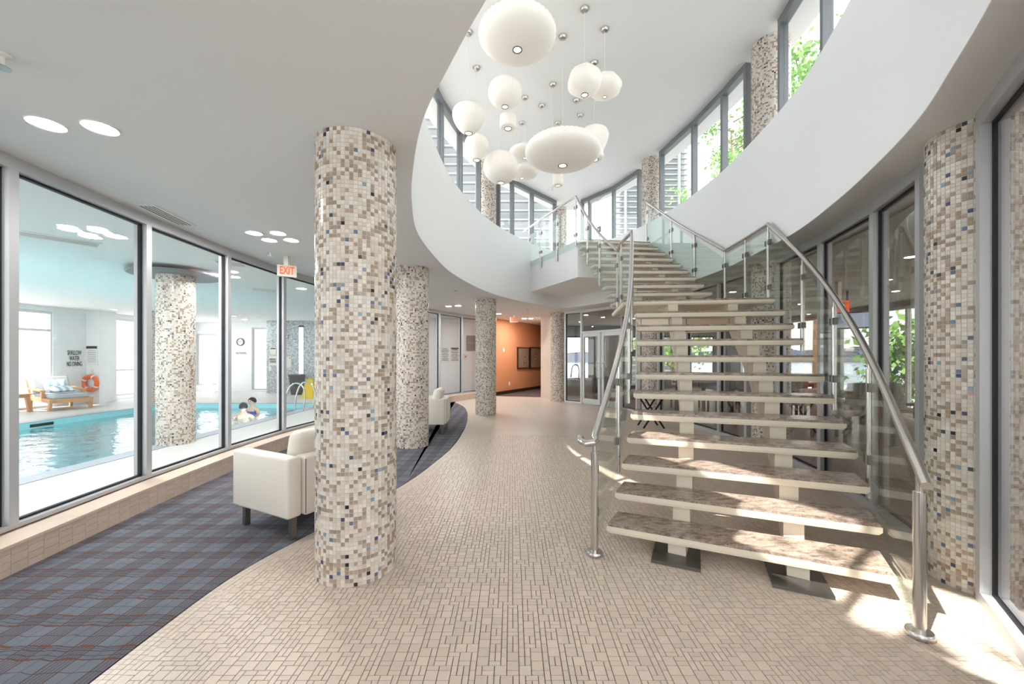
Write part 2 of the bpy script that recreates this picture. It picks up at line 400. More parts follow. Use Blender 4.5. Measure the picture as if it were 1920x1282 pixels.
# ================================================================== STRUCTURE
# ---- floor: grout bed, tiles
fl = MB().prism([(-3.6, -1.6), (9.6, -1.6), (9.6, 18), (-3.6, 18)], -.25, -.004).obj('floor', 'grout_dark'); struct(fl, 'beige floor of small square and oblong mosaic tiles')
U = .0272; X0, X1, Y0, Y1 = -1.9, 3.75, 1.15, 7.0
nx, ny = int((X1-X0)/U), int((Y1-Y0)/U); occ = np.zeros((nx, ny), bool); rects = []
rnd = random.Random(3)
for j in range(ny):
    for i in range(nx):
        if occ[i, j]: continue
        r = rnd.random(); opts = [(2, 2), (1, 2), (2, 1)] if r < .42 else ([(1, 2), (2, 2), (2, 1)] if r < .71 else [(2, 1), (1, 2), (2, 2)])
        for a, b in opts + [(1, 1)]:
            if i+a <= nx and j+b <= ny and not occ[i:i+a, j:j+b].any(): break
        occ[i:i+a, j:j+b] = True; rects.append((X0+i*U, Y0+j*U, a*U, b*U))
def along(path, step):
    out = []; d = 0; pos = 0
    for a, b in zip(path[:-1], path[1:]):
        va, vb = Vector((a[0], a[1], 0)), Vector((b[0], b[1], 0)); L = (vb-va).length
        while pos <= d+L: out.append(va.lerp(vb, (pos-d)/L)); pos += step
        d += L
    return out
def carpet_x(y):
    for a, b in zip(CARPET[:-1], CARPET[1:]):
        if a[1] <= y <= b[1]: return a[0]+(b[0]-a[0])*(y-a[1])/(b[1]-a[1])
    return -1.8
def ring_x(y):
    for a, b in zip(RIGHT[:-1], RIGHT[1:]):
        if a[1] <= y <= b[1]: return a[0]+(b[0]-a[0])*(y-a[1])/(b[1]-a[1])
    return 3.7
def tile_ok(x, y, a, b):
    cx, cy = x+a/2, y+b/2
    return x > carpet_x(cy)+.060 and cx < ring_x(cy)+.02 and abs(cx/cy) < 1.36
rects = [q for q in rects if tile_ok(*q)]
def tcol(): k = .93+.12*rnd.random(); return (.675*k, .565*k, .475*k*(.97+.05*rnd.random()), 1)
def tile_mesh(name, rs, mat='floor_tile', z=0.0, z0=-.006, gap=.0011, bev=.0010):
    n = len(rs); V = np.empty((n, 8, 3), np.float32); C = np.empty((n, 4), np.float32)
    for k, (x, y, a, b) in enumerate(rs):
        gp = gap; x0, x1, y0, y1 = x+gp, x+a-gp, y+gp, y+b-gp
        V[k] = [(x0, y0, z0), (x1, y0, z0), (x1, y1, z0), (x0, y1, z0), (x0+bev, y0+bev, z), (x1-bev, y0+bev, z), (x1-bev, y1-bev, z), (x0+bev, y1-bev, z)]; C[k] = tcol()
    return pieces(name, V, C, mat)
QUADS = np.array([(4, 5, 6, 7), (0, 1, 5, 4), (1, 2, 6, 5), (2, 3, 7, 6), (3, 0, 4, 7)])
def pieces(name, V, C, mat):
    n = len(V); me = bpy.data.meshes.new(name); fv = (QUADS[None]+np.arange(n)[:, None, None]*8).reshape(-1)
    me.vertices.add(n*8); me.vertices.foreach_set('co', V.reshape(-1)); nf = n*5
    me.loops.add(nf*4); me.loops.foreach_set('vertex_index', fv.astype(np.int32))
    me.polygons.add(nf); me.polygons.foreach_set('loop_start', np.arange(0, nf*4, 4, dtype=np.int32))
    at_ = me.attributes.new('tile', 'FLOAT_COLOR', 'FACE'); at_.data.foreach_set('color', np.repeat(C, 5, 0).reshape(-1).astype(np.float32))
    me.update(calc_edges=True); me.shade_flat(); me.materials.append(M[mat]); return me
def shows(q):     # apparent size inside the frame
    cx, cy = q[0]+q[2]/2, q[1]+q[3]/2; px = 960+F*cx/cy; py = HOR+F*EYE/cy
    return q[2]*q[3]/cy**3 if (20 < px < 1900 and py < 1275) else 0
rects.sort(key=shows, reverse=True)
for q in rects[:300]:
    me = tile_mesh('tile', [(-q[2]/2, -q[3]/2, q[2], q[3])]); o = bpy.data.objects.new('tile', me); COL.objects.link(o); o.parent = fl; o.location = (q[0]+q[2]/2, q[1]+q[3]/2, 0)
o = bpy.data.objects.new('tile_field', tile_mesh('tile_field', rects[300:])); COL.objects.link(o); o.parent = fl; o['kind'] = 'stuff'
# border course following the carpet edge
bp = along([p for p in CARPET if .9 < p[1] < 7.2], .029); Vb, Cb = [], []
for a, b in zip(bp[:-1], bp[1:]):
    t = (b-a).normalized(); nb = Vector((t.y, -t.x, 0)); w_ = .066+max(0, nb.y)*.03
    for e0, e1, zt in ((.003, .034, 0), (.034, w_, 0), (w_, w_+.03, -.0012), (w_+.03, w_+.06, -.0012)):
        q = [a+nb*(e0+.0011)+t*.0011, a+nb*(e1-.0011)+t*.0011, b+nb*(e1-.0011)-t*.0011, b+nb*(e0+.0011)-t*.0011]
        Vb.append([(*p.xy, -.006) for p in q]+[(*p.xy, zt) for p in q]); Cb.append(tcol())
o = bpy.data.objects.new('tile_border', pieces('tile_border', np.array(Vb, np.float32), np.array(Cb, np.float32), 'floor_tile')); COL.objects.link(o); o.parent = fl; o['kind'] = 'stuff'
o = MB().prism([(-3.5, Y1), (9.6, Y1), (9.6, 18), (-3.5, 18)], -.01, 0).obj('far_tiling', 'floor_far', fl); o['kind'] = 'stuff'
# ---- carpet
inner = offset(POOLG, .29)
inner = [p for p in inner if p[1] < 12.3] + [(-1.95, 12.3)]
cp = MB().prism(list(CARPET[:-1]) + [p for p in reversed(inner)], -.003, .004).obj('carpet', 'carpet'); tag(cp, 'slate blue carpet with rust plaid lines along the pool glazing', 'carpet')
# ---- curb under the pool glazing, faced with tiles
INN = offset(POOLG, .29); OUT = offset(POOLG, -.08)
cb = MB().strip(OUT, INN, -.1, .185).obj('trim_1', 'curb_grout'); struct(cb, 'low tiled curb under the pool glazing')
st = along(INN, .10)
Vt = []; Ct = []
for i in range(len(st)-1):
    if st[i].y < .9: continue
    a, b = st[i], st[i+1]; t = (b-a).normalized(); nrm = Vector((t.y, -t.x, 0)); 
    zs = [.003, .048, .093, .14, .178] if i % 2 else [.003, .07, .125, .178]
    for z0_, z1_ in zip(zs[:-1], zs[1:]):
        p, q = a+t*.0012, b-t*.0012; e = nrm*.004
        Vt.append([p+Vector((0, 0, z0_+.0012)), q+Vector((0, 0, z0_+.0012)), q+Vector((0, 0, z1_-.0012)), p+Vector((0, 0, z1_-.0012)),
                   p+e+Vector((0, 0, z0_+.0018)), q+e+Vector((0, 0, z0_+.0018)), q+e+Vector((0, 0, z1_-.0018)), p+e+Vector((0, 0, z1_-.0018))])
        k = .94+.1*rnd.random(); Ct.append((.66*k, .53*k, .43*k, 1))
tm = pieces('tile_facing', np.array([[tuple(x) for x in v] for v in Vt], np.float32), np.array(Ct, np.float32), 'floor_tile')
o = bpy.data.objects.new('tile_facing', tm); COL.objects.link(o); o.parent = cb; o['kind'] = 'stuff'
MB().strip(offset(POOLG, .10), offset(POOLG, .30), .178, .196).obj('sill_cap', 'curb_tile', cb)
# ---- low ceiling with the oval opening; roof above
def to_rect(p, x0, x1, y0, y1, c=(1.12, 5.8)):
    d = Vector((p[0]-c[0], p[1]-c[1])); k = min([(x1-c[0])/d.x if d.x > 1e-6 else 1e9, (x0-c[0])/d.x if d.x < -1e-6 else 1e9, (y1-c[1])/d.y if d.y > 1e-6 else 1e9, (y0-c[1])/d.y if d.y < -1e-6 else 1e9])
    return (c[0]+d.x*k, c[1]+d.y*k)
CX0, CX1, CY0, CY1 = -13.1, 9.7, -1.8, 18.0
out = [to_rect(p, CX0, CX1, CY0, CY1) for p in LIP]
ce = MB().strip(offset(LIP, .003, True), out, CEIL, CEIL+.25, True).obj('ceiling', 'ceiling_paint'); struct(ce, 'low white ceiling round the oval opening')
for (x, y) in ((CX0, CY0), (CX1, CY0), (CX1, CY1), (CX0, CY1)):       # corners of the slab beyond the ring of quads
    ks = sorted(out, key=lambda q: (q[0]-x)**2+(q[1]-y)**2)[:12]
    xs = [q for q in ks if abs(q[1]-y) < 1e-3]; ys = [q for q in ks if abs(q[0]-x) < 1e-3]
    if xs and ys: MB().prism([(x, y), min(xs, key=lambda q: abs(q[0]-x)), min(ys, key=lambda q: abs(q[1]-y))], CEIL, CEIL+.25).obj('ceiling_corner', 'ceiling_paint', ce)
o = MB().strip(offset(RING, .2, True), [to_rect(p, CX0+.02, CX1-.02, CY0+.02, CY1-.02) for p in RING], CEIL+.255, CEIL+.30, True).obj('roof', 'bounce_cut_roof'); struct(o, 'unseen dark roof layer added to cut bounce on the high ceiling')  # dark layer added to tone down light bounced up to the high ceiling
# ---- white fascia round the opening, upper floor ledge, wall under upper glazing, top ceiling
lipo = offset(LIP, .06, True)
fz = lambda i: PARAPET if LIP[i][1] > 1.45 else 3.02  # unseen near end shaped low so the sun gets in
fa = MB().ribbon(lipo, CEIL+.002, fz, .12, True).obj('wall_fascia', 'white_paint', smooth=30); struct(fa, 'curved white fascia round the oval atrium opening')
def ring_of(p, c=(1.12, 5.8)):
    d = Vector((p[0]-c[0], p[1]-c[1])); best = None
    for a, b in zip(RING, RING[1:]+RING[:1]):
        ax, ay, bx, by = a[0]-c[0], a[1]-c[1], b[0]-c[0], b[1]-c[1]
        den = d.x*(by-ay)-d.y*(bx-ax)
        if abs(den) < 1e-9: continue
        t = (ax*(by-ay)-ay*(bx-ax))/den; u_ = (ax*d.y-ay*d.x)/den
        if t > 0 and -1e-6 <= u_ <= 1+1e-6: best = t if best is None else max(best, t)
    return (c[0]+d.x*best, c[1]+d.y*best)
lg = [ring_of(p) for p in LIP]
lg = [(1.12+(p[0]-1.12)*1.03, 5.8+(p[1]-5.8)*1.03) for p in lg]
i0 = [i for i, p in enumerate(LIP) if p[1] > 1.45]  # ledge left out at the unseen near end to let sun pass
o = MB().strip([lipo[i] for i in i0], [lg[i] for i in i0], FLOOR2-.14, FLOOR2).obj('floor_upper', 'stone_terrace'); struct(o, 'upper floor ledge behind the fascia')
o = MB().ribbon(offset(RING, .12, True), CEIL+.2, FLOOR2+.02, .16, True).obj('wall_upstand', 'white_paint'); struct(o, 'wall below the upper windows')
topc = offset(RING, .45, True)
o = MB().prism(topc, UPPER, UPPER+.2).obj('ceiling_upper', 'ceiling_paint'); struct(o, 'high white ceiling over the atrium')
# ---- upper landing bridging the far end of the oval
plat = [(1.38, 8.36), (2.98, 8.56), (3.25, 8.9), (3.2, 9.6), (2.6, 10.9), (1.5, 11.9), (.75, 11.0), (.44, 10.35)]
o = MB().prism(plat, 3.05, FLOOR2).obj('floor_landing', 'white_paint'); struct(o, 'white upper landing slab at the head of the stairs')

# ---- windows: a bay is a structure with panes, bars and black gaskets as parts
WN = [0]
def bay(p0, p1, z0, z1, frame, gl, label, bar=.055, dep=.10, head=.07, sill=.06, transom=None, gask=True, lean=1, mull0=True, mull1=False):
    WN[0] += 1; w_ = empty('window_%d' % WN[0], (p0[0], p0[1], z0)); struct(w_, label)
    a, b = Vector((*p0, 0)), Vector((*p1, 0)); t = (b-a).normalized(); zv = Vector((0, 0, 1))
    L = (b-a).length
    def up(p, wd, dp, nm, mt):
        m = MB(); nrm = Vector((t.y, -t.x, 0)); q = [p-t*wd/2-nrm*dp/2, p+t*wd/2-nrm*dp/2, p+t*wd/2+nrm*dp/2, p-t*wd/2+nrm*dp/2]
        m.hexa([x+zv*z0 for x in q], [x+zv*z1 for x in q]); return m.obj(nm, mt, w_)
    if mull0: up(a, bar, dep, 'mullion', frame)
    if mull1: up(b, bar, dep, 'mullion', frame)
    a2, b2 = a+t*bar/2, b-t*bar/2
    MB().bar(a2+zv*(z1-head/2), b2+zv*(z1-head/2), dep, head).obj('head_rail', frame, w_)
    MB().bar(a2+zv*(z0+sill/2), b2+zv*(z0+sill/2), dep, sill).obj('sill_rail', frame, w_)
    zz = [(z0+sill, z1-head)]
    if transom:
        MB().bar(a2+zv*transom, b2+zv*transom, dep, .06).obj('transom', frame, w_); zz = [(z0+sill, transom-.03), (transom+.03, z1-head)]
    for q0, q1 in zz:
        MB().bar(a2+zv*(q0+q1)/2, b2+zv*(q0+q1)/2, .012, q1-q0).obj('pane', gl, w_)
        if gask:
            k = MB(); g_ = .016
            for sgn in (1,):
                k.bar(a2+t*g_/2+zv*(q0), a2+t*g_/2+zv*(q1), .03, g_, up=t); k.bar(b2-t*g_/2+zv*(q0), b2-t*g_/2+zv*(q1), .03, g_, up=t)
            k.bar(a2+zv*(q0+g_/2), b2+zv*(q0+g_/2), .03, g_); k.bar(a2+zv*(q1-g_/2), b2+zv*(q1-g_/2), .03, g_); k.obj('gasket', 'gasket', w_)
    return w_
# pool glazing
pm = [on_path(POOLG, x) for x in (-420, 8, 268, 422, 528)]
far = [on_path(POOLG, x) for x in (605, 668, 724, 774, 822, 864.5)] + [POOLG[-1]]
pts = [POOLG[2]] + pm + far
ords = ['behind the picture edge', 'at the left picture edge', 'widest in view, left of the exit sign', 'left of the grey pool column', 'between the pool column and the exit sign', 'under the exit sign',
        'hidden by the near column', 'behind the near column', 'second behind the near column', 'just left of the middle column', 'beside the white notices', 'beside the grey wall box', 'at the corridor']
for i in range(len(pts)-1):
    bay(pts[i], pts[i+1], .196, CEIL, 'aluminium', 'glass_clear', 'pool glazing bay ' + ords[i], bar=.06, dep=.12, head=.09, sill=.03)
# right glazing, ground floor
rpx = [1648, 1546, 1463]
rp = [on_path(RIGHT, x) for x in rpx]
e0 = (2.66, 2.2)
bay(RIGHT[8], e0, .0, CEIL, 'aluminium', 'glass_dark', 'glazing bay at the right picture edge beside the mosaic column', bar=.07, dep=.12, head=.09, sill=.07, mull1=True)
e1 = on_path(RIGHT, 1740)
bay(e1, rp[0], 0, CEIL, 'aluminium', 'glass_dark', 'dining room glazing bay just left of the right column', bar=.06, dep=.12, head=.09, sill=.07, mull1=False)
bay(rp[0], rp[1], 0, CEIL, 'aluminium', 'glass_dark', 'dining room glazing bay with the red exit sign behind', bar=.06, dep=.12, head=.09, sill=.07)
bay(rp[1], rp[2], 0, CEIL, 'aluminium', 'glass_dark', 'dining room glazing bay behind the right stair railing', bar=.06, dep=.12, head=.09, sill=.07, mull1=True)
rq = [on_path(RIGHT, x) for x in (1404, 1352, 1290, 1238)]
for i, lb in enumerate(('behind the upper stair flight, right', 'behind the upper stair flight, middle', 'behind the upper stair flight, left')):
    bay(rq[i], rq[i+1], 0, CEIL, 'aluminium', 'glass_dark', 'dining room glazing bay ' + lb, bar=.06, dep=.12, head=.09, sill=.07, mull1=(i == 2))
# spa front with the double door
d0, d1, d2, d3 = [on_path(RIGHT, x) for x in (1196, 1168, 1091, 1061)]
bay(d2, d3, 0, CEIL, 'white_frame', 'glass_dark', 'narrow side light left of the double door', bar=.05, dep=.1, head=.07, sill=.05, mull1=True)
bay(d0, d1, 0, CEIL, 'white_frame', 'glass_dark', 'side light right of the double door', bar=.05, dep=.1, head=.07, sill=.05)
DT = 2.06
dr = empty('door_1', (d2[0], d2[1], 0)); struct(dr, 'white framed glazed double door to the spa room')
A, B = Vector((*d1, 0)), Vector((*d2, 0)); T = (B-A).normalized(); Z = Vector((0, 0, 1))
MB().bar(A+Z*(DT+.03), B+Z*(DT+.03), .1, .06).obj('transom', 'white_frame', dr)
MB().bar(A, A+Z*CEIL, .05, .1).obj('jamb', 'white_frame', dr); 
MB().bar(A+Z*(CEIL-.035), B+Z*(CEIL-.035), .1, .07).obj('head_rail', 'white_frame', dr)
MB().bar(A+Z*((DT+.06+CEIL-.07)/2), B+Z*((DT+.06+CEIL-.07)/2), .012, CEIL-.07-DT-.06).obj('pane', 'glass_dark', dr)
nd = Vector((T.y, -T.x, 0)); nd = nd if nd.dot(Vector((0, -1, 0))) > 0 else -nd
mid = (A+B)/2
for k, (p, q) in enumerate(((A, mid), (mid, B))):
    lf = MB(); t_ = (q-p).normalized(); p2, q2 = p+t_*.03, q-t_*.03
    for r_ in (p2+t_*.04, q2-t_*.04): lf.bar(r_+Z*.02, r_+Z*DT, .05, .08, up=t_)
    lf.bar(p2+t_*.08+Z*.09, q2-t_*.08+Z*.09, .05, .15); lf.bar(p2+t_*.08+Z*(DT-.05), q2-t_*.08+Z*(DT-.05), .05, .10)
    leaf = lf.obj('door_leaf', 'white_frame', dr)
    MB().bar(p2+t_*.08+Z*1.08, q2-t_*.08+Z*1.08, .012, DT-.27).obj('pane', 'glass_dark', leaf)
    hp = (q2-t_*.04) if k == 0 else (p2+t_*.04)
    MB().tube([hp+nd*.02+Z*.78, hp+nd*.09+Z*.79, hp+nd*.10+Z*.83, hp+nd*.10+Z*1.15, hp+nd*.09+Z*1.19, hp+nd*.02+Z*1.20], .012, 8).obj('handle', 'plastic_white', leaf, 60)
# ---- upper glazing
def chain(pp, labels):
    for i, s_ in enumerate(labels): bay(pp[i], pp[i+1], FLOOR2, UPPER, 'grey_frame', 'glass_clear', s_, bar=.055, dep=.11, head=.11, sill=.06, gask=False, mull1=(i == len(labels)-1))
near_r = [RIGHT[3], RIGHT[9], RIGHT[14], RIGHT[20], RIGHT[26], on_path(RIGHT, 1550), on_path(RIGHT, 1468)]
chain(near_r, ['upper window out of view on the near right'+s for s in (', first', ', second', ', third', ', fourth')] + ['upper window at the top right picture corner', 'upper window right of the high mosaic column with a tree outside'])
chain([on_path(RIGHT, x) for x in (1402, 1358, 1302, 1241)], ['upper window with green branches, right of three', 'upper window with tree and louvres, middle of three', 'upper window with louvred building, left of three'])
chain([on_path(RIGHT, x) for x in (1199, 1151, 1106, 1092)], ['bright upper window beside the far mosaic column', 'upper glazed door with closer at the stair head', 'narrow upper pane left of the upper door'])
chain([on_path(LEFT, x) for x in (1040, 997, 960, 934)], ['upper window at the far tip of the oval', 'upper window left of the far tip', 'upper window right of the far left mosaic column'])
chain([on_path(LEFT, x) for x in (897, 862, 826)] + [LEFT[i] for i in (42, 48, 54, 60, 66, 72)], ['upper window left of the far left mosaic column', 'upper window under the round lamps, middle', 'upper window under the round lamps at the ceiling edge'] + ['upper window out of view on the near left'+s for s in (', first', ', second', ', third', ', fourth', ', fifth')])
# ---- walls of the neighbouring rooms
def wall(name, a, b, z0, z1, mat, holes=(), th=.16, label=None):
    """straight wall from a to b with rectangular openings (s0, s1, z0, z1) measured along it"""
    a, b = Vector((*a, 0)), Vector((*b, 0)); L = (b-a).length; t = (b-a)/L; m = MB()
    ss = sorted({0, L, *[h[0] for h in holes], *[h[1] for h in holes]}); zs = sorted({z0, z1, *[h[2] for h in holes], *[h[3] for h in holes]})
    for s0, s1 in zip(ss[:-1], ss[1:]):
        for q0, q1 in zip(zs[:-1], zs[1:]):
            c_, zc = (s0+s1)/2, (q0+q1)/2
            if any(h[0] < c_ < h[1] and h[2] < zc < h[3] for h in holes): continue
            m.bar(a+t*s0+Vector((0, 0, zc)), a+t*s1+Vector((0, 0, zc)), th, q1-q0)
    return struct(m.obj(name, mat), label)
def at_s(a, b, s_): a, b = Vector(a), Vector(b); p = a+(b-a).normalized()*s_; return (p.x, p.y)
# pool room: x -12.75 .. glazing, y -1.5 .. 16
PLX, PBY = -12.75, 16.0
lw = ((PLX, PBY), (PLX, -1.6))
hl = [(.3, 3.45, .12, 2.62), (5.0, 6.6, .0, 2.62), (6.75, 8.7, .1, 2.62), (8.85, 11.3, .1, 2.62), (11.45, 14.1, .1, 2.62), (14.25, 17.0, .1, 2.62)]
wall('wall_pool_left', *lw, -.1, CEIL, 'pool_white', hl, label='bright white outer wall of the pool room')
for i, h in enumerate(hl):
    n_ = 2 if h[1]-h[0] > 1.2 else 1; lab = ('behind the life ring, wide', 'behind the lounge chair', 'left of the lounge chair', 'out of view by the pool, first', 'out of view by the pool, second', 'out of view by the pool, third')[i]
    for k in range(n_):
        s0 = h[0]+(h[1]-h[0])*k/n_; s1 = h[0]+(h[1]-h[0])*(k+1)/n_
        bay(at_s(*lw, s0), at_s(*lw, s1), h[2], h[3], 'white_frame', 'glass_clear', 'pool room window %s%s' % (lab, ', right pane' if k else ''), bar=.07, dep=.1, gask=False, mull1=(k == n_-1), transom=(.95 if i == 0 else (2.1 if i == 1 else None)))
bw = ((PLX, PBY), (-9.3, PBY))
hb = [(.12, .95, .25, 2.3), (2.35, 2.95, .05, 2.55)]
wall('wall_pool_back', *bw, -.1, CEIL, 'pool_white', hb, label='white back wall of the pool room with clock')
for h, lb in zip(hb, ('pool room window in the far corner', 'pool room glass door left of the grey mosaic wall')):
    bay(at_s(*bw, h[0]), at_s(*bw, h[1]), h[2], h[3], 'aluminium', 'glass_clear', lb, bar=.06, dep=.1, gask=False, mull1=True)
wall('wall_pool_mosaic', (-9.28, 15.2), (-4.9, 15.2), -.1, CEIL, 'grey_mosaic', label='grey mosaic wall behind the pool')
wall('wall_pool_return', (-9.28, 15.2), (-9.28, 16), -.1, CEIL, 'grey_mosaic')
wall('wall_pool_end', (-4.95, 13.3), (-1.15, 14.9), -.1, CEIL, 'pool_white', label='white wall with notices behind the far pool glazing')
wall('wall_pool_side', (-4.95, 15.2), (-4.95, 13.3), -.1, CEIL, 'pool_white')
wall('wall_south', (-12.8, -1.6), (9.6, -1.6), -.1, CEIL, 'white_paint', [(12.3, 15.6, .05, 2.65), (16.7, 22, .05, 2.65), (.5, 7, .1, 2.6)], label='unseen wall behind the camera with openings added for fill light')  # openings added to let soft fill daylight in from behind
# pillar of the pool room
MB().box((-12.5, 12.12, CEIL/2), (.42, .52, CEIL)).obj('wall_pier', 'pool_white'); struct(bpy.data.objects['wall_pier'], 'white pier carrying the life ring')
# deck, coping, basin, water
PX0, PX1, PY0, PY1 = -10.1, -5.55, -.5, 11.7
inn = [p for p in offset(POOLG, -.05)]
dk = MB()
dk.prism([(PX1, -1.6)] + [p for p in inn] + [(-1.2, 15), (-4.9, 15.3), (PX1, 15.3)], -.15, 0)
dk.box(((PLX+PX0)/2, 7.2, -.075), (PX0-PLX, 17.8, .15)); dk.box(((PX0+PX1)/2, (PY1+16.1)/2, -.075), (PX1-PX0, 16.1-PY1, .15)); dk.box(((PX0+PX1)/2, (PY0-1.6)/2, -.075), (PX1-PX0, PY0+1.6, .15))
o = dk.obj('floor_pool_deck', 'deck'); struct(o, 'pale pool deck')
cpg = MB(); c_ = .28
for (x0, x1, y0, y1) in ((PX1-.0, PX1+c_, PY0, PY1), (PX0-c_, PX0, PY0, PY1), (PX0-c_, PX1+c_, PY1, PY1+c_), (PX0-c_, PX1+c_, PY0-c_, PY0)):
    cpg.box(((x0+x1)/2, (y0+y1)/2, .003), (x1-x0, y1-y0, .012))
o = cpg.obj('trim_2', 'coping'); struct(o, 'grey coping round the pool')
bs = MB(); D = -1.2
q_ = .006
bs.add([(PX0+q_, PY0+q_, D), (PX1-q_, PY0+q_, D), (PX1-q_, PY1-q_, D), (PX0+q_, PY1-q_, D), (PX0+q_, PY0+q_, -.001), (PX1-q_, PY0+q_, -.001), (PX1-q_, PY1-q_, -.001), (PX0+q_, PY1-q_, -.001)], [(0, 1, 2, 3), (0, 1, 5, 4), (1, 2, 6, 5), (2, 3, 7, 6), (3, 0, 4, 7)])
o = bs.obj('floor_pool_basin', 'basin'); struct(o, 'turquoise pool basin')
o = MB().add([(PX0+.007, PY0+.007, -.13), (PX1-.007, PY0+.007, -.13), (PX1-.007, PY1-.007, -.13), (PX0+.007, PY1-.007, -.13)], [(0, 1, 2, 3)]).obj('pool_water', 'water'); tag(o, 'rippled turquoise water of the swimming pool', 'water', kind='stuff')
for i, y in enumerate((1.5, 4.2, 6.9, 9.4)):  # unseen lamps added below the water to light the basin
    e = empty('basin_fill_light', (PX1-.02, y, -.6)); tag(e, 'unseen fill light added in the near pool wall, %s from the camera' % ('nearest', 'second', 'third', 'farthest')[i], 'fill light', 'added basin fill lights')
    MB().box((PX1-.015, y, -.6), (.03, .5, .34)).obj('housing', 'steel', e); MB().box((PX1-.032, y, -.6), (.006, .42, .26)).obj('lens', 'basin_fill_glow', e)
# dark slot of the pool skimmer
o = MB().box((PX0+.01, 8.55, -.075), (.03, .42, .06)).obj('skimmer_slot', 'black'); tag(o, 'dark skimmer slot in the far pool edge', 'pool skimmer')
# corridor with the orange wall
OW = ((-.95, 13.75), (1.65, 18.3))
wall('wall_corridor', *OW, 0, CEIL, 'orange_wall', label='terracotta corridor wall with two pictures')
dO = Vector((OW[1][0]-OW[0][0], OW[1][1]-OW[0][1], 0)).normalized(); nO = Vector((dO.y, -dO.x, 0))
MB().bar(Vector((*OW[0], .06))+nO*.09, Vector((*OW[1], .06))+nO*.09, .02, .12).obj('baseboard_corridor', 'pic_frame'); struct(bpy.data.objects['baseboard_corridor'])
wall('wall_stub', (1.02, 13.55), (1.36, 12.95), 0, CEIL, 'beige_wall', th=.1, label='pale wall end beside the far column')
wall('wall_corridor_right', (1.08, 13.5), (1.95, 18.0), 0, CEIL, 'beige_wall', th=.1)
wall('wall_corridor_end', (1.3, 18.0), (2.1, 18.0), 0, CEIL, 'dark_wall', th=.1)
o = MB().prism([(-.75, 14.05), (1.05, 13.6), (1.9, 17.95), (1.5, 17.95)], 0, .006).obj('floor_corridor', 'corridor_carpet'); struct(o, 'dark corridor carpet')
# dining and spa rooms behind the right glazing
DXR, DBY = 9.5, 17.6
off = offset(RIGHT, .05)
dp = [p for p in off if p[1] > 1.0]
o = MB().prism([(2.0, -1.5)] + dp + [(1.2, 13.2), (2.0, DBY), (DXR, DBY), (DXR, -1.5)], -.01, .005).obj('floor_dining', 'dark_floor'); struct(o, 'dark wood floor of the dining room')
o = MB().prism([(2.6, -1.5)] + [p for p in offset(RIGHT, .3) if p[1] > 1.5] + [(1.3, 13.2), (2.0, DBY), (DXR, DBY), (DXR, -1.5)], CEIL-.02, CEIL-.001).obj('ceiling_dining', 'dim_ceiling'); struct(o, 'taupe ceiling of the dining room')
rw = ((DXR, -1.5), (DXR, DBY)); hr = [(.5, 4.4, .1, 2.6), (4.7, 8.8, .1, 2.6), (9.1, 13, .1, 2.6), (13.4, 18, .1, 2.6)]
wall('wall_dining_right', *rw, 0, CEIL, 'dark_wall', hr, label='grey outer wall of the dining room')
for i, h in enumerate(hr):
    for k in range(2):
        s0 = h[0]+(h[1]-h[0])*k/2; s1 = h[0]+(h[1]-h[0])*(k+1)/2
        bay(at_s(*rw, s0), at_s(*rw, s1), h[2], h[3], 'white_frame', 'glass_clear', 'dining room garden window, pane %s of window %s' % (('near', 'far')[k], ('one', 'two', 'three', 'four')[i]), gask=False, mull1=(k == 1))
bk = ((1.9, DBY), (DXR, DBY)); hk = [(.2, 1.5, .08, 2.3), (1.95, 3.6, .08, 2.3), (4.6, 7.0, .08, 2.3)]
wall('wall_dining_back', *bk, 0, CEIL, 'dark_wall', hk, label='grey back wall of the spa room with lake windows')
for i, h in enumerate(hk):
    bay(at_s(*bk, h[0]), at_s(*bk, h[1]), h[2], h[3], 'gasket', 'glass_clear', 'lake window in the spa room, %s' % ('left', 'middle', 'right')[i], gask=False, mull1=True)
wall('wall_spa_screen', (3.0, 14.4), (3.95, 14.4), 0, 2.3, 'dark_wall', th=.1, label='dark partition in the spa room')
# ---- outside: terrace, lake, far shore
o = MB().box((-110, 8, -1.5), (320, 60, .3)).obj('ground', 'stone_terrace'); struct(o, 'stone terrace round the building')
o = MB().box((350, 400, -6), (800, 760, .2)).obj('lake', 'lake'); struct(o, 'grey blue lake beyond the spa windows')
hm = MB(); N = 120; rh = random.Random(5)
for i in range(N):
    x0, x1 = -40+700*i/N, -40+700*(i+1)/N; h = 9+5*math.sin(i*.21)+3*math.sin(i*.57+1)+rh.random()*1.5
    hm.hexa([(x0, 520, -6), (x1, 520, -6), (x1, 640, -6), (x0, 640, -6)], [(x0, 540, h), (x1, 540, h+.8), (x1, 640, h), (x0, 640, h)])
o = hm.obj('far_shore', 'hill'); struct(o, 'blue wooded far shore of the lake')

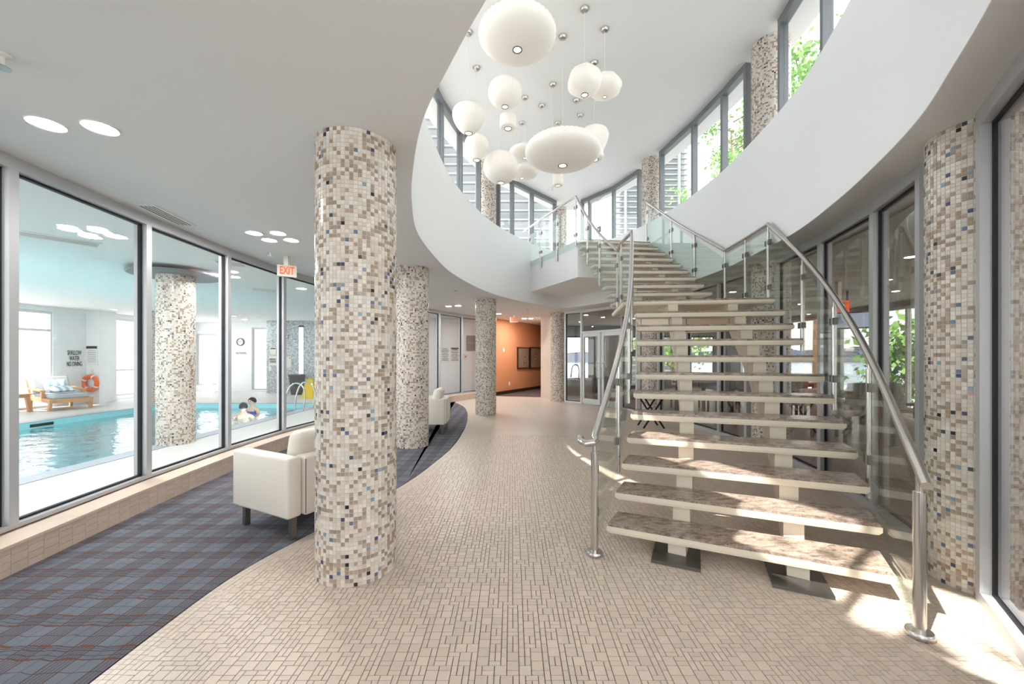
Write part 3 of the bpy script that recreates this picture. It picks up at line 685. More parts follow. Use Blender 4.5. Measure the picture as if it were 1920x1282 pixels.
# ================================================================== MOSAIC COLUMNS
CR = .25
def mosaic_mesh(name, h, seed, r=CR):
    rr = random.Random(seed); nc = 64; nr = int(round(h/.0246)); ph = h/nr; pw = 2*math.pi/nc
    V = np.empty((nc*nr, 8, 3), np.float32); C = np.empty((nc*nr, 4), np.float32); k = 0
    pal = [((.78, .72, .65), 26), ((.71, .635, .56), 24), ((.64, .555, .475), 14), ((.66, .62, .565), 8), ((.38, .285, .21), 13), ((.43, .34, .26), 12), ((.33, .265, .205), 6), ((.025, .025, .03), 1.3), ((.07, .08, .15), 1.3), ((.13, .18, .30), .9), ((.24, .34, .42), .7), ((.47, .32, .26), .8)]
    cs = [p[0] for p in pal]; ws = [p[1] for p in pal]
    last = {}
    for j in range(nr):
        for i in range(nc):
            a0, a1 = i*pw+.045*pw, (i+1)*pw-.045*pw; z0, z1 = j*ph+.0011, (j+1)*ph-.0011; ri, ro = r-.004, r; b = .03*pw
            V[k] = [(ri*math.cos(a0), ri*math.sin(a0), z0), (ri*math.cos(a1), ri*math.sin(a1), z0), (ri*math.cos(a1), ri*math.sin(a1), z1), (ri*math.cos(a0), ri*math.sin(a0), z1),
                    (ro*math.cos(a0+b), ro*math.sin(a0+b), z0+.0008), (ro*math.cos(a1-b), ro*math.sin(a1-b), z0+.0008), (ro*math.cos(a1-b), ro*math.sin(a1-b), z1-.0008), (ro*math.cos(a0+b), ro*math.sin(a0+b), z1-.0008)]
            c = rr.choices(cs, ws)[0]
            q = .94+.1*rr.random(); C[k] = (c[0]*q, c[1]*q, c[2]*q, 1); k += 1
    return pieces(name, V, C, 'mosaic')
core = MB().lathe([(CR-.0025, 0), (CR-.0025, 1)], n=64).mesh('core', 'grout_pale', 40)
mos_lo = mosaic_mesh('mosaic', CEIL, 11); mos_up = mosaic_mesh('mosaic', UPPER-FLOOR2, 12)
def column(p, z0, z1, me, rz, label):
    e = empty('mosaic_column', (p[0], p[1], z0), rz); tag(e, label, 'column', 'mosaic clad columns')
    o = bpy.data.objects.new('core', core); COL.objects.link(o); o.parent = e; o.scale = (1, 1, z1-z0)
    o = bpy.data.objects.new('mosaic', me); COL.objects.link(o); o.parent = e; o['kind'] = 'stuff'
    return e
for i, (k, lb) in enumerate((('A', 'large beige and tan mosaic column in front, beside the white armchair'), ('B', 'mosaic column standing on the carpet behind the front column'), ('C', 'slim pale mosaic column left of the terracotta corridor'), ('D', 'mosaic column left of the glazed double door'),
                             ('E', 'mosaic column with blue tesserae at the right, lit by sun at its foot'), ('F', 'mosaic column in the glazing behind the right side of the stairs'), ('G', 'mosaic column in the glazing seen through the left side of the stair treads'))):
    column(COLS[k], 0, CEIL, mos_lo, i*1.37, lb)
for i, (k, lb) in enumerate((('C', 'upper floor mosaic column left of the round lamps'), ('D', 'upper floor mosaic column at the far tip of the oval'), ('F', 'upper floor mosaic column between the tall windows at top right'), ('G', 'upper floor mosaic column right of the upper door'))):
    column(COLS[k], FLOOR2, UPPER, mos_up, i*2.1, lb)
q1 = ground(327, 836); column((q1.x-.16, q1.y+.22), 0, CEIL, mos_lo, .4, 'mosaic column beside the pool under a round ceiling disc')
column((-10.75, 11.97), 0, CEIL, mos_lo, 1.9, 'mosaic column at the far side of the pool, half hidden')
o = MB().lathe([(.24, 0), (.58, 0), (.60, .015), (.60, .03), (.24, .03)], (q1.x-.16, q1.y+.22, CEIL-.09), 48, False).obj('ceiling_disc', 'grey_box', smooth=30); tag(o, 'dark round ceiling disc round the pool column', 'ceiling disc')
# ================================================================== STAIRCASE
Lm = {1: (.68, 2.885), 2: (.797, 3.069), 3: (.901, 3.268), 4: (.993, 3.45), 5: (1.086, 3.645), 6: (1.17, 3.84), 10: (1.42, 4.56), 11: (1.475, 4.737), 12: (1.52, 4.93)}
Rm = {1: (2.116, 2.194), 2: (2.28, 2.44), 3: (2.40, 2.67), 4: (2.53, 2.92), 5: (2.63, 3.13), 6: (2.72, 3.34), 10: (3.02, 4.27), 11: (3.095, 4.524), 12: (3.165, 4.777)}
def fit(d, deg=2):
    k = np.array(list(d)); P = np.array(list(d.values())); cx, cy_ = np.polyfit(k, P[:, 0], deg), np.polyfit(k, P[:, 1], deg)
    return lambda n: Vector((np.polyval(cx, n), np.polyval(cy_, n), 0))
fL, fR = fit(Lm), fit(Rm)
gL = fit({14: (1.627, 6.55), 18: (1.547, 7.457), 21: (1.43, 8.06), 22: (1.39, 8.26)}); gR = fit({14: (3.23, 6.43), 16: (3.225, 6.97), 18: (3.173, 7.5), 20: (3.09, 8.02), 22: (2.964, 8.50)})
def nose(n): return (fL(n), fR(n)) if n <= 12 else (gL(n), gR(n))
Z = Vector((0, 0, 1))
stair = empty('staircase', (1.7, 4, 0)); tag(stair, 'open-riser stair with granite treads on cream twin stringers', 'staircase')
def tread(a, b, c, d, h):
    """a,b nose left/right, c,d back right/left"""
    zt = h-.020; zb = h-.068; ins = .008
    m = MB(); cen = (a+b+c+d)/4
    def sh(p, k): v_ = cen-p; return p+v_.normalized()*k
    # cream pan with a soft lower nose
    top = [x+Z*zt for x in (a, b, c, d)]; midv = [x+Z*(zb+.018) for x in (a, b, c, d)]; bot = [sh(x, .02)+Z*zb for x in (a, b, c, d)]
    m.add(bot+midv+top, [(3, 2, 1, 0), (8, 9, 10, 11)] + [(i+4*k, (i+1) % 4+4*k, (i+1) % 4+4*k+4, i+4*k+4) for k in (0, 1) for i in range(4)])
    o = m.obj('tread', 'cream_paint', stair)
    g_ = MB(); q = [sh(x, ins) for x in (a, b, c, d)]; g_.hexa([x+Z*zt for x in q], [sh(x, .004)+Z*h for x in q]); g_.obj('granite_slab', 'granite', o)
    return o
DEP = .285
def back(n):
    a, b = nose(n); t = (b-a).normalized(); nr_ = Vector((-t.y, t.x, 0))
    sh = (fL(n+1)-fL(n)) if n < 12 else (gL(n+1)-gL(n)); sr = (fR(n+1)-fR(n)) if n < 12 else (gR(n+1)-gR(n))
    return b+sr.normalized()*max(DEP, sr.length+.03), a+sh.normalized()*max(.25, sh.length+.04)
for n in range(1, 23):
    if n == 12:                                     # half landing
        a, b = nose(12); a = Vector((1.40, 5.02, 0)); c, d = gR(13)+Vector((.02, .10, 0)), gL(13)+Vector((-.03, .10, 0))
        tread(a, b, c, d, n*R); continue
    a, b = nose(n); c, d = back(n); tread(a, b, c, d, n*R)
def stringer(fr, name='stringer'):
    m = MB(); W_ = .115
    def P(n): a, b = nose(n); return a.lerp(b, fr)
    def seg(p, q, zt0, zb0, zb1, w_=W_):
        t = (q-p).normalized(); s_ = Vector((-t.y, t.x, 0))*w_/2
        m.hexa([p-s_+Z*zb0, p+s_+Z*zb0, q+s_+Z*zb1, q-s_+Z*zb1], [p-s_+Z*zt0, p+s_+Z*zt0, q+s_+Z*zt0, q-s_+Z*zt0])
    for n in range(1, 12):
        p, q = P(n), (P(n+1) if n < 11 else P(11)+(P(11)-P(10))); dirv = (q-p).normalized(); p2 = p+dirv*.05; q2 = q+dirv*.052
        h = n*R-.068; seg(p2, q2, h, max(.016, h-.34), max(.016, h-.34+R))
    # under the landing and on up the second flight
    p, q = P(12), gL(13).lerp(gR(13), fr); seg(p+(q-p).normalized()*.05, q, 12*R-.068, 12*R-.40, 12*R-.34)
    for n in range(13, 22):
        p, q = P(n), P(n+1); dirv = (q-p).normalized(); h = n*R-.068; seg(p+dirv*.05, q+dirv*.052, h, h-.36, h-.36+R)
    return m.obj(name, 'cream_paint', stair)
for fr in (.29, .72):
    stringer(fr)
    a, b = nose(1); p = a.lerp(b, fr)+Vector((.03, .06, 0)); rz = math.atan2((b-a).y, (b-a).x)
    m = MB().box((p.x, p.y, .011), (.30, .32, .022), rz)
    m.obj('base_plate', 'dark_steel', stair)

# ---- railings
RAILH = .92
def post_mesh(e, p, zb, zt, r=.021, base=False, clampdir=None, cz=()):
    m = MB().tube([(p.x, p.y, zb), (p.x, p.y, zt-.09)], r, 14); m.tube([(p.x, p.y, zt-.10), (p.x, p.y, zt)], r*.55, 10)
    o = m.obj('post', 'steel', e, 40)
    if base: MB().lathe([(.0, 0), (.055, 0), (.058, .006), (.058, .022), (.052, .03), (0, .03)], (p.x, p.y, zb), 28, False).obj('base_flange', 'steel', o, 40)
    for dv in (clampdir or []):
        for z in cz:
            q = p+dv*.035; MB().bar(q-dv*.022+Z*z, q+dv*.022+Z*z, .03, .06).obj('glass_clamp', 'dark_steel', o)
    return o
def panel(e, p, q, zb0, zb1, zt0, zt1):
    d_ = (q-p).normalized(); p2, q2 = p+d_*.035, q-d_*.035; s_ = Vector((-d_.y, d_.x, 0))*.005
    MB().hexa([p2-s_+Z*zb0, q2-s_+Z*zb1, q2+s_+Z*zb1, p2+s_+Z*zb0], [p2-s_+Z*zt0, q2-s_+Z*zt1, q2+s_+Z*zt1, p2+s_+Z*zt0]).obj('glass_panel', 'glass_rail', e)
def rail_pts(pts, per=6):
    return [Vector(p) for p in spline([tuple(p) for p in pts], per)]
def railing(name, label, start, side, nodes, rail, extra=()):
    e = empty(name, (start.x, start.y, 0)); tag(e, label, 'railing')
    hr_ = MB().tube(rail, .0235, 14).obj('handrail', 'steel', e, 50)
    P_ = [n_[0] for n_ in nodes]
    for i, (p, zb, zt, bottom, base) in enumerate(nodes):
        dirs = []
        if i: dirs.append((P_[i-1]-p).normalized())
        if i < len(P_)-1: dirs.append((P_[i+1]-p).normalized())
        post_mesh(e, p, bottom, zt, .026 if base else .019, base, dirs, (zb+.16, zt-.22))
    for a, b in zip(nodes[:-1], nodes[1:]):
        panel(e, a[0], b[0], a[1]-.10, b[1]-.10, a[2]-.10, b[2]-.10)
    return e
def side_pt(n, side, out=.045):
    a, b = nose(n); t = (b-a).normalized(); bk_ = Vector((-t.y, t.x, 0))
    return (a-t*out if side < 0 else b+t*out) + bk_*.14
def build_side(side, label):
    st_ = Vector((.574, 2.77, 0)) if side < 0 else Vector((2.009, 1.964, 0))
    nodes = [(st_, .12, .80, 0, True)]
    for n in (3, 6, 9):
        nodes.append((side_pt(n, side), n*R-.02, n*R+.86, n*R-.13, False))
    ld = 12*R
    if side > 0: c1, cm, c2 = Vector((3.15, 4.90, 0)), Vector((3.22, 5.50, 0)), Vector((3.27, 6.12, 0))
    else: c1, cm, c2 = Vector((1.57, 5.21, 0)), Vector((1.56, 5.7, 0)), Vector((1.62, 6.13, 0))
    nodes += [(c1, ld-.02, ld+.91, ld-.05, False), (cm, ld-.02, ld+.91, ld-.05, False), (c2, ld, ld+.91, ld-.05, False)]
    for n in (16, 19):
        nodes.append((side_pt(n, side, .03), n*R-.02, n*R+.80, n*R-.13, False))
    tp = Vector((2.93, 8.68, 0)) if side > 0 else Vector((1.345, 8.38, 0))
    nodes.append((tp, FLOOR2-.05, FLOOR2+.91, FLOOR2-.12, False))
    fl1 = [st_+Z*.82] + [nd_[0]+Z*(nd_[2]) for nd_ in nodes[1:4]] + [c1+Z*(ld+.92)]
    rail = rail_pts(fl1)
    if side < 0:
        rail = [st_+Vector((-.085, .06, .80)), st_+Vector((-.095, .0, .79)), st_+Vector((-.07, -.05, .785)), st_+Vector((-.02, -.055, .79)), st_+Vector((.005, -.02, .80))] + rail
    else:
        dd = (rail[0]-rail[2]).normalized(); rail = [rail[0]+dd*.11, rail[0]+dd*.05] + rail
    rail += [cm+Z*(ld+.92), c2+Z*(ld+.92)]
    rail += rail_pts([c2+Z*(ld+.925)] + [nd_[0]+Z*nd_[2] for nd_ in nodes[7:9]] + [tp+Z*(FLOOR2+.92)])[1:]
    return nodes, rail, st_
nodesR, railR, sR = build_side(1, '')
railing('stair_railing', 'steel and glass railing on the right side of the stairs', sR, 1, nodesR, railR)
nodesL, railL, sL = build_side(-1, '')
balc = [Vector((1.02, 9.06, 0)), Vector((.70, 9.72, 0)), Vector((.44, 10.28, 0))]
for p in balc: nodesL.append((p, FLOOR2-.06, FLOOR2+.78, FLOOR2-.28, False))
railL += rail_pts([Vector((1.345, 8.38, FLOOR2+.92)), balc[0]+Z*(FLOOR2+.91), balc[1]+Z*(FLOOR2+.9), balc[2]+Z*(FLOOR2+.88), Vector((.30, 10.55, FLOOR2+.86))])[1:]
eL = railing('stair_railing', 'steel and glass railing on the left side of the stairs and round the upper landing', sL, -1, nodesL, railL)
for p in balc:
    MB().box((p.x+.02, p.y+.01, FLOOR2-.2), (.05, .02, .13), math.atan2(.64, -.33)).obj('mounting_plate', 'steel', eL)
# ================================================================== PENDANT LAMPS
def ell(a, b, n=14, lo=.13, p=2.0):
    """rounded profile from the bottom opening to the top opening"""
    out = []
    for k in range(n+1):
        t = -math.pi/2+math.pi*k/n; r = a*abs(math.cos(t))**(2/p); z = b*math.copysign(abs(math.sin(t))**(2/p), math.sin(t)); out.append((max(r, a*lo if k < n/2 else a*lo*.7), z))
    return out
def shape(kind, a, b):
    if kind == 'saucer': return ell(a, b, 18, .12, 2.05)
    if kind == 'ball': return ell(a, b, 18, .2)
    if kind == 'apple':
        return [(a*x, b*y) for x, y in ((.24, -1), (.45, -.86), (.66, -.60), (.82, -.30), (.94, 0), (1, .25), (.99, .48), (.92, .70), (.78, .86), (.55, .96), (.25, 1))]
    if kind == 'pear':
        return [(a*x, b*y) for x, y in ((.30, -1), (.38, -.88), (.55, -.62), (.74, -.35), (.9, -.1), (1, .18), (.98, .42), (.86, .68), (.62, .88), (.30, 1))]
    if kind == 'cylinder':
        return [(a*x, b*y) for x, y in ((.45, -1), (.85, -.97), (.97, -.88), (1, -.7), (1, .7), (.97, .88), (.85, .97), (.4, 1))]
    if kind == 'cigar':
        return [(a*x, b*y) for x, y in ((.30, -1), (.55, -.93), (.66, -.75), (.60, -.55), (.66, -.35), (.82, -.05), (.96, .3), (1, .55), (.9, .8), (.6, .96), (.3, 1))]
def lamp(px, py, Y, a, b, kind, label, lobes=0):
    c = at(px, py, Y); e = empty('pendant_lamp', (c.x, c.y, c.z-b)); tag(e, label, 'pendant lamp', 'white pendant lamps over the atrium')
    prof = shape(kind, a, b); n = 88
    m = MB(); vs_ = []
    for r, z in prof:
        for k in range(n):
            an = 2*math.pi*k/n; f_ = 1-.032*(k % 2)
            if lobes: f_ *= 1-.075*abs(math.cos(lobes*an/2))*min(1, abs(r)/(a*.5)) - .03*math.sin(z/b*4)
            vs_.append((c.x+r*f_*math.cos(an), c.y+r*f_*math.sin(an), c.z+z))
    fs = [(i*n+k, i*n+(k+1) % n, (i+1)*n+(k+1) % n, (i+1)*n+k) for i in range(len(prof)-1) for k in range(n)]
    m.add(vs_, fs); m.obj('shade', 'lamp_skin', e, 50)
    r0 = prof[0][0]; zb = c.z-b
    MB().lathe([(r0*.80, -.004), (r0*1.02, -.006), (r0*1.06, 0), (r0*1.02, .008), (r0*.80, .008), (r0*.80, -.004)], (c.x, c.y, zb), 32, False).obj('bottom_ring', 'bronze', e, 40)
    MB().lathe([(.001, .004), (r0*.82, .004)], (c.x, c.y, zb), 32, False).obj('bulb_opening', 'bulb_glow', e)
    MB().lathe([(.001, .012), (prof[-1][0], .01), (prof[-1][0], -.01)], (c.x, c.y, c.z+b), 24, False).obj('top_cap', 'brushed_nickel', e, 40)
    MB().tube([(c.x, c.y, c.z+b), (c.x, c.y, UPPER-.02)], .003, 6).obj('cord', 'off_white', e)
    MB().lathe([(.012, -.045), (.045, -.035), (.058, -.012), (.06, 0)], (c.x, c.y, UPPER), 24).obj('canopy', 'brushed_nickel', e, 40)
lamp(970, 66, 4.5, .44, .165, 'saucer', 'largest white ribbed saucer lamp at the top of the cluster')
lamp(947, 174, 5.8, .248, .205, 'ball', 'round white lamp below the top saucer')
lamp(952.6, 229, 6.2, .129, .10, 'cylinder', 'small white drum lamp right under the upper round lamp')
lamp(878.4, 225, 5.67, .23, .19, 'apple', 'apple shaped white lamp, leftmost of the cluster')
lamp(893.6, 277, 6.37, .191, .20, 'pear', 'pear shaped white lamp left of the lowest round lamp')
lamp(939, 314, 6.7, .296, .26, 'ball', 'lowest round white lamp at the left of the cluster')
lamp(984, 286, 7.1, .28, .10, 'saucer', 'cream saucer lamp half hidden by the wide saucer')
lamp(978.7, 324, 7.87, .305, .11, 'saucer', 'small far saucer lamp right of the lowest round lamp')
lamp(1055, 284, 5.75, .545, .205, 'saucer', 'widest ribbed saucer lamp in the middle of the cluster')
lamp(1046, 336, 7.87, .105, .13, 'cylinder', 'small drum lamp under the widest saucer')
lamp(1114, 270, 6.26, .226, .25, 'cigar', 'tall cigar shaped lamp behind the right of the widest saucer')
lamp(1096, 152, 5.29, .235, .185, 'ball', 'lobed white lamp at the right, left one of the overlapping pair', 6)
lamp(1134, 162, 5.62, .24, .15, 'saucer', 'lobed flat lamp at the right end of the cluster', 8)
lamp(1036.6, 262, 6.76, .15, .14, 'ball', 'small round lamp hidden behind the widest saucer, only its top showing')
lamp(1016, 285, 7.33, .14, .13, 'ball', 'small lamp on the cord left of centre behind the widest saucer')
lamp(1080.7, 280, 7.18, .13, .13, 'cylinder', 'small drum lamp hidden behind the widest saucer')
lamp(1087.7, 290, 7.62, .14, .14, 'pear', 'small pear lamp hidden behind the right of the widest saucer')

# ================================================================== CEILING FITTINGS
def downlight(p, label, r=.085, group='round recessed downlights', glow='downlight_glow'):
    e = empty('downlight', (p.x, p.y, CEIL)); tag(e, label, 'downlight', group)
    MB().lathe([(r*.8, -.002), (r, -.006), (r*1.04, -.003), (r*1.04, 0)], (p.x, p.y, CEIL), 32, False).obj('trim_ring', 'plastic_white', e, 40)
    MB().lathe([(.001, -.003), (r*.82, -.003)], (p.x, p.y, CEIL), 32, False).obj('lens', glow, e)
for x, y, lb in ((87, 232, 'nearest downlight at the left edge'), (188, 239, 'downlight right of the nearest one'), (477, 437, 'downlight above the exit sign, back left of four'), (521, 437, 'downlight above the exit sign, back right of four'), (505, 450, 'downlight above the exit sign, front left of four'), (546, 450, 'downlight above the exit sign, front right of four'),
                 (841, 574, 'left downlight of the pair between the two far columns'), (859, 573, 'right downlight of the pair between the two far columns'), (935, 588, 'downlight at the corridor mouth beside the slim column'), (983, 597, 'left corridor downlight above the pictures'), (995, 597, 'right corridor downlight above the pictures')):
    q = ground(x, y, CEIL); downlight(q, lb, glow='far_downlight_glow' if q.y > 8 else 'downlight_glow')
for i, (x, y) in enumerate(((-2.6, -.6), (-.6, -.7), (.9, -.9), (2.4, -.6))):  # unseen downlights added to fill the lounge with light
    downlight(Vector((x, y, CEIL)), 'added lounge fill light behind the camera, ' + ('first', 'second', 'third', 'fourth', 'fifth', 'sixth', 'seventh')[i])
for i, (x, y) in enumerate(((133, 430), (188, 433), (170, 443), (218, 443), (402, 515), (434, 509), (439, 519), (565, 541))):
    q = ground(x, y, CEIL); downlight(q, 'pool ceiling downlight, ' + ('far left of the first four', 'middle of the first four', 'front of the first four', 'right and largest of the first four', 'beside the pool column disc', 'back one right of the pool column', 'front one right of the pool column', 'over the grey mosaic wall')[i], .10, 'pool ceiling downlights', 'pool_glow')
for i, (x, y) in enumerate(((-11, 2), (-11, 5), (-8, 2), (-8, 5), (-5, 1), (-11.4, 8), (-11.4, 13.6), (-9.8, 14.6), (-4.6, 9.6), (-4.3, 12.3), (-6.5, 14))):  # extra downlights added to brighten the pool room
    downlight(Vector((x, y, CEIL)), 'added pool ceiling fill light, ' + ('left of the picture, farthest back wall side', 'left of the picture over the side deck', 'left of the picture over the water, near one', 'left of the picture over the water, far one', 'behind the picture edge over the near deck', 'over the lounge chair deck', 'over the far corner window', 'over the wall clock', 'hidden behind the front column over the near deck', 'hidden behind the carpet column', 'over the waste bin')[i], .10, 'pool ceiling downlights', 'pool_glow')
for i, (x, y) in enumerate(((4.6, 8.3), (5.6, 9.6), (6.6, 7.0), (7.4, 10.2), (5.4, 5.4), (6.4, 4.0), (4.9, 12.9), (3.1, 13.6), (2.4, 12.9), (6.2, 12.2), (7.9, 5.6), (7.9, 8.2))):
    e = empty('downlight', (x, y, CEIL-.02)); tag(e, 'dining room downlight %s' % ('behind the upper flight', 'over the dining tables', 'mid room', 'at the garden windows', 'near the right railing', 'near the right column', 'in the spa room right', 'over the spa partition', 'behind the double door', 'in the far spa corner', 'by the near garden window', 'by the middle garden window')[i], 'downlight', 'dining room downlights')
    MB().lathe([(.06, -.004), (.075, -.006), (.078, 0)], (x, y, CEIL-.02), 24, False).obj('trim_ring', 'plastic_white', e, 40); MB().lathe([(.001, -.004), (.062, -.004)], (x, y, CEIL-.02), 24, False).obj('lens', 'downlight_glow', e)
def vent(c, L, W_, rz, label, z=CEIL):
    e = empty('ceiling_vent', (c[0], c[1], z), rz); tag(e, label, 'vent', 'slotted ceiling vents')
    m = MB()
    for (x, y, dx, dy) in ((0, W_/2, L, .02), (0, -W_/2, L, .02), (L/2, 0, .02, W_), (-L/2, 0, .02, W_)): m.box((x, y, -.004), (dx, dy, .008))
    o = bpy.data.objects.new('vent_frame', m.mesh('vent_frame', 'plastic_white')); COL.objects.link(o); o.parent = e
    o = bpy.data.objects.new('dark_backing', MB().box((0, 0, -.001), (L, W_, .003)).mesh('dark_backing', 'black')); COL.objects.link(o); o.parent = e
    for k in range(5):
        o = bpy.data.objects.new('slat', MB().box((0, -W_/2+W_*(k+.5)/5, -.004), (L-.02, W_/5*.42, .005)).mesh('slat', 'plastic_white')); COL.objects.link(o); o.parent = e
vent((-3.36, 3.88), .56, .17, math.radians(98), 'slotted vent in the ceiling above the pool glazing')
q = ground(100, 446, CEIL); vent((q.x, q.y), .75, .28, .9, 'vent in the pool room ceiling')
q = ground(433, 494, CEIL); vent((q.x, q.y), .35, .35, .4, 'small square vent right of the pool column')
vent((5.2, 4.6), .8, .3, 1.0, 'vent in the dining room ceiling', CEIL-.02)
q = ground(500, 544, CEIL); vent((q.x, q.y), .5, .3, .6, 'vent over the far pool deck')
def sprinkler(p, z, label):
    e = empty('sprinkler', (p[0], p[1], z)); tag(e, label, 'sprinkler', 'ceiling sprinklers')
    MB().lathe([(.035, 0), (.035, -.008), (.012, -.012), (.012, -.045)], (p[0], p[1], z), 16).obj('body', 'plastic_white', e, 40)
    MB().lathe([(.012, -.045), (.03, -.055), (.03, -.060), (.002, -.060)], (p[0], p[1], z), 16, False).obj('deflector', 'steel', e, 40)
for x, y, z, lb in ((854, 540, CEIL, 'sprinkler under the fascia beside the carpet column'), (989, 577, CEIL, 'sprinkler under the far fascia'), (507, 471, CEIL, 'round detector near the exit sign'), (1035, 352, UPPER, 'sprinkler on the high ceiling'), (3, 103, CEIL, 'sprinkler at the left picture edge')):
    q = ground(x, y, z); sprinkler((q.x, q.y), z, lb)
# ---- exit signs
def exit_sign(c, n_, w_, h_, label, lit='exit_red', face='exit_face', stem=True):
    e = empty('exit_sign', tuple(c)); tag(e, label, 'exit sign', 'exit signs'); n3 = Vector((n_[0], n_[1], 0)).normalized(); rt = Z.cross(n3)
    MB().hexa([c-rt*w_/2-n3*.03-Z*h_/2, c+rt*w_/2-n3*.03-Z*h_/2, c+rt*w_/2+n3*.03-Z*h_/2, c-rt*w_/2+n3*.03-Z*h_/2], [c-rt*w_/2-n3*.03+Z*h_/2, c+rt*w_/2-n3*.03+Z*h_/2, c+rt*w_/2+n3*.03+Z*h_/2, c-rt*w_/2+n3*.03+Z*h_/2]).obj('case', face, e)
    if stem: MB().box((c.x, c.y, (c.z+h_/2+CEIL)/2), (.06, .06, max(.004, CEIL-c.z-h_/2))).obj('ceiling_mount', 'off_white', e)
    text('EXIT', 'letters', lit, h_*.95, facing(c+n3*.031, n_), e, w_*.74, bold=.022, depth=.003)
c = at(538, 508.5, 5.45); exit_sign(c, (-c.x, -c.y), .235, .155, 'lit orange exit sign on the ceiling left of the front column')
c = at(964, 599.5, 12.9); exit_sign(c, (-c.x, -c.y), .27, .165, 'small lit exit sign in front of the corridor')
c = Vector((5.9, 7.2, 2.28)); exit_sign(c, (-c.x, -c.y), .30, .2, 'red exit sign glowing inside the dining room', 'exit_face', 'exit_red')

# ================================================================== LOUNGE FURNITURE
def make_armchair():
    """origin under the centre; back on +x, seat open to -x, arms at -y and +y"""
    D_, L_ = .74, .84; e = empty('armchair'); zb = .17; ht = .45
    for s_ in (-1, 1):
        m = MB().bevbox((-.015, s_*(L_/2-.06), zb+ht/2), (D_-.03, .12, ht), .022); m.obj('arm', 'leather', e, 40)
    MB().bevbox((D_/2-.065, 0, zb+ht/2), (.13, L_-.245, ht), .022).obj('back_panel', 'leather', e, 40)
    MB().bevbox((-.06, 0, zb+.08), (D_-.14, L_-.245, .16), .02).obj('seat_base', 'leather', e, 40)
    MB().bevbox((-.085, 0, zb+.215), (D_-.20, L_-.25, .13), .045).obj('seat_cushion', 'leather', e, 40)
    m = MB(); m.bevbox((0, 0, 0), (.15, L_-.26, .40), .06, mat=Matrix.Translation((D_/2-.205, 0, zb+.42)) @ Matrix.Rotation(math.radians(12), 4, 'Y')); m.obj('back_cushion', 'leather', e, 40)
    for x in (-D_/2+.075, D_/2-.075):
        for y in (-L_/2+.07, L_/2-.07): MB().box((x, y, zb/2), (.04, .04, zb)).obj('leg', 'dark_steel', e)
    for y in (-L_/2+.125, L_/2-.125): MB().box((D_/2-.001, y, zb+ht/2), (.006, .004, ht-.04)).obj('seam', 'grey_box', e)
    return e
ch = make_armchair(); 
v_ = Vector((.455, .89, 0)).normalized(); u_ = Vector((v_.y, -v_.x, 0))           # u: towards the back of the chair
corner = Vector((-1.615, 2.90, 0)); ctr = corner - u_*.37 + v_*.42
ch.location = (ctr.x, ctr.y, .004); ch.rotation_euler = (0, 0, math.atan2(u_.y, u_.x)); tag(ch, 'white leather armchair beside the front mosaic column', 'armchair', 'white leather armchairs')
v2 = Vector((-.05, .99, 0)).normalized(); u2 = Vector((v2.y, -v2.x, 0)); c2_ = Vector((-1.16, 7.02, 0)) - u2*.37 + v2*.42
dup(ch, (c2_.x, c2_.y, .004), math.atan2(u2.y, u2.x), 'white leather armchair behind the carpet column')
# ================================================================== CORRIDOR AND WALL THINGS
def picture(px0, px1, y0, y1, mat, label):
    def hit(px):
        k = (px-960)/F; a, b = Vector(OW[0]), Vector(OW[1]); a = a+Vector((nO.x, nO.y))*.09; b = b+Vector((nO.x, nO.y))*.09
        t = (a.x-k*a.y)/((a.x-k*a.y)-(b.x-k*b.y)); return a.lerp(b, t)
    p, q = hit(px0), hit(px1); c_ = (p+q)/2; Yc = c_.y; z0, z1 = EYE-(y1-HOR)*Yc/F, EYE-(y0-HOR)*Yc/F
    w_ = (q-p).length; h_ = z1-z0; rz = math.atan2(dO.y, dO.x); e = empty('framed_picture', (c_.x+nO.x*.02, c_.y+nO.y*.02, (z0+z1)/2), rz); tag(e, label, 'picture', 'framed corridor pictures')
    f_ = MB(); b_ = .045
    for (x, z, dx, dz) in ((0, h_/2-b_/2, w_, b_), (0, -h_/2+b_/2, w_, b_), (w_/2-b_/2, 0, b_, h_-2*b_), (-w_/2+b_/2, 0, b_, h_-2*b_)): f_.box((x, 0, z), (dx, .05, dz))
    for nm, mm in (('frame', f_.mesh('frame', 'pic_frame')), ('canvas', MB().box((0, 0, 0), (w_-2*b_+.004, .02, h_-2*b_+.004)).mesh('canvas', mat))):
        o = bpy.data.objects.new(nm, mm); COL.objects.link(o); o.parent = e
picture(969.5, 991, 651, 691, 'art_shell', 'dark framed picture, left of the two in the corridor'); picture(993, 1013, 651, 690.5, 'art_flower', 'dark framed picture with pale flower, right of the two')
def wall_pt(a, b, px, off=.09):
    a, b = Vector(a), Vector(b); d_ = (b-a).normalized(); n_ = Vector((d_.y, -d_.x)); a, b = a+n_*off, b+n_*off; k = (px-960)/F
    t = (a.x-k*a.y)/((a.x-k*a.y)-(b.x-k*b.y)); p = a.lerp(b, t); return Vector((p.x, p.y, 0)), Vector((d_.x, d_.y, 0)), Vector((n_.x, n_.y, 0))
PE = ((-4.95, 13.3), (-1.15, 14.9))
def board(a, b, px0, px1, y0, y1, mat, name, label, cat, th=.015, group=None):
    p, d_, n_ = wall_pt(a, b, px0, .08+th/2); q, _, _ = wall_pt(a, b, px1, .08+th/2); c_ = (p+q)/2
    z0, z1 = EYE-(y1-HOR)*c_.y/F, EYE-(y0-HOR)*c_.y/F; c_.z = (z0+z1)/2
    e = empty(name, tuple(c_)); tag(e, label, cat, group)
    MB().bar(p+Z*c_.z, q+Z*c_.z, th, z1-z0).obj('board', mat, e)
    return e, c_, d_, n_, (q-p).length, z1-z0
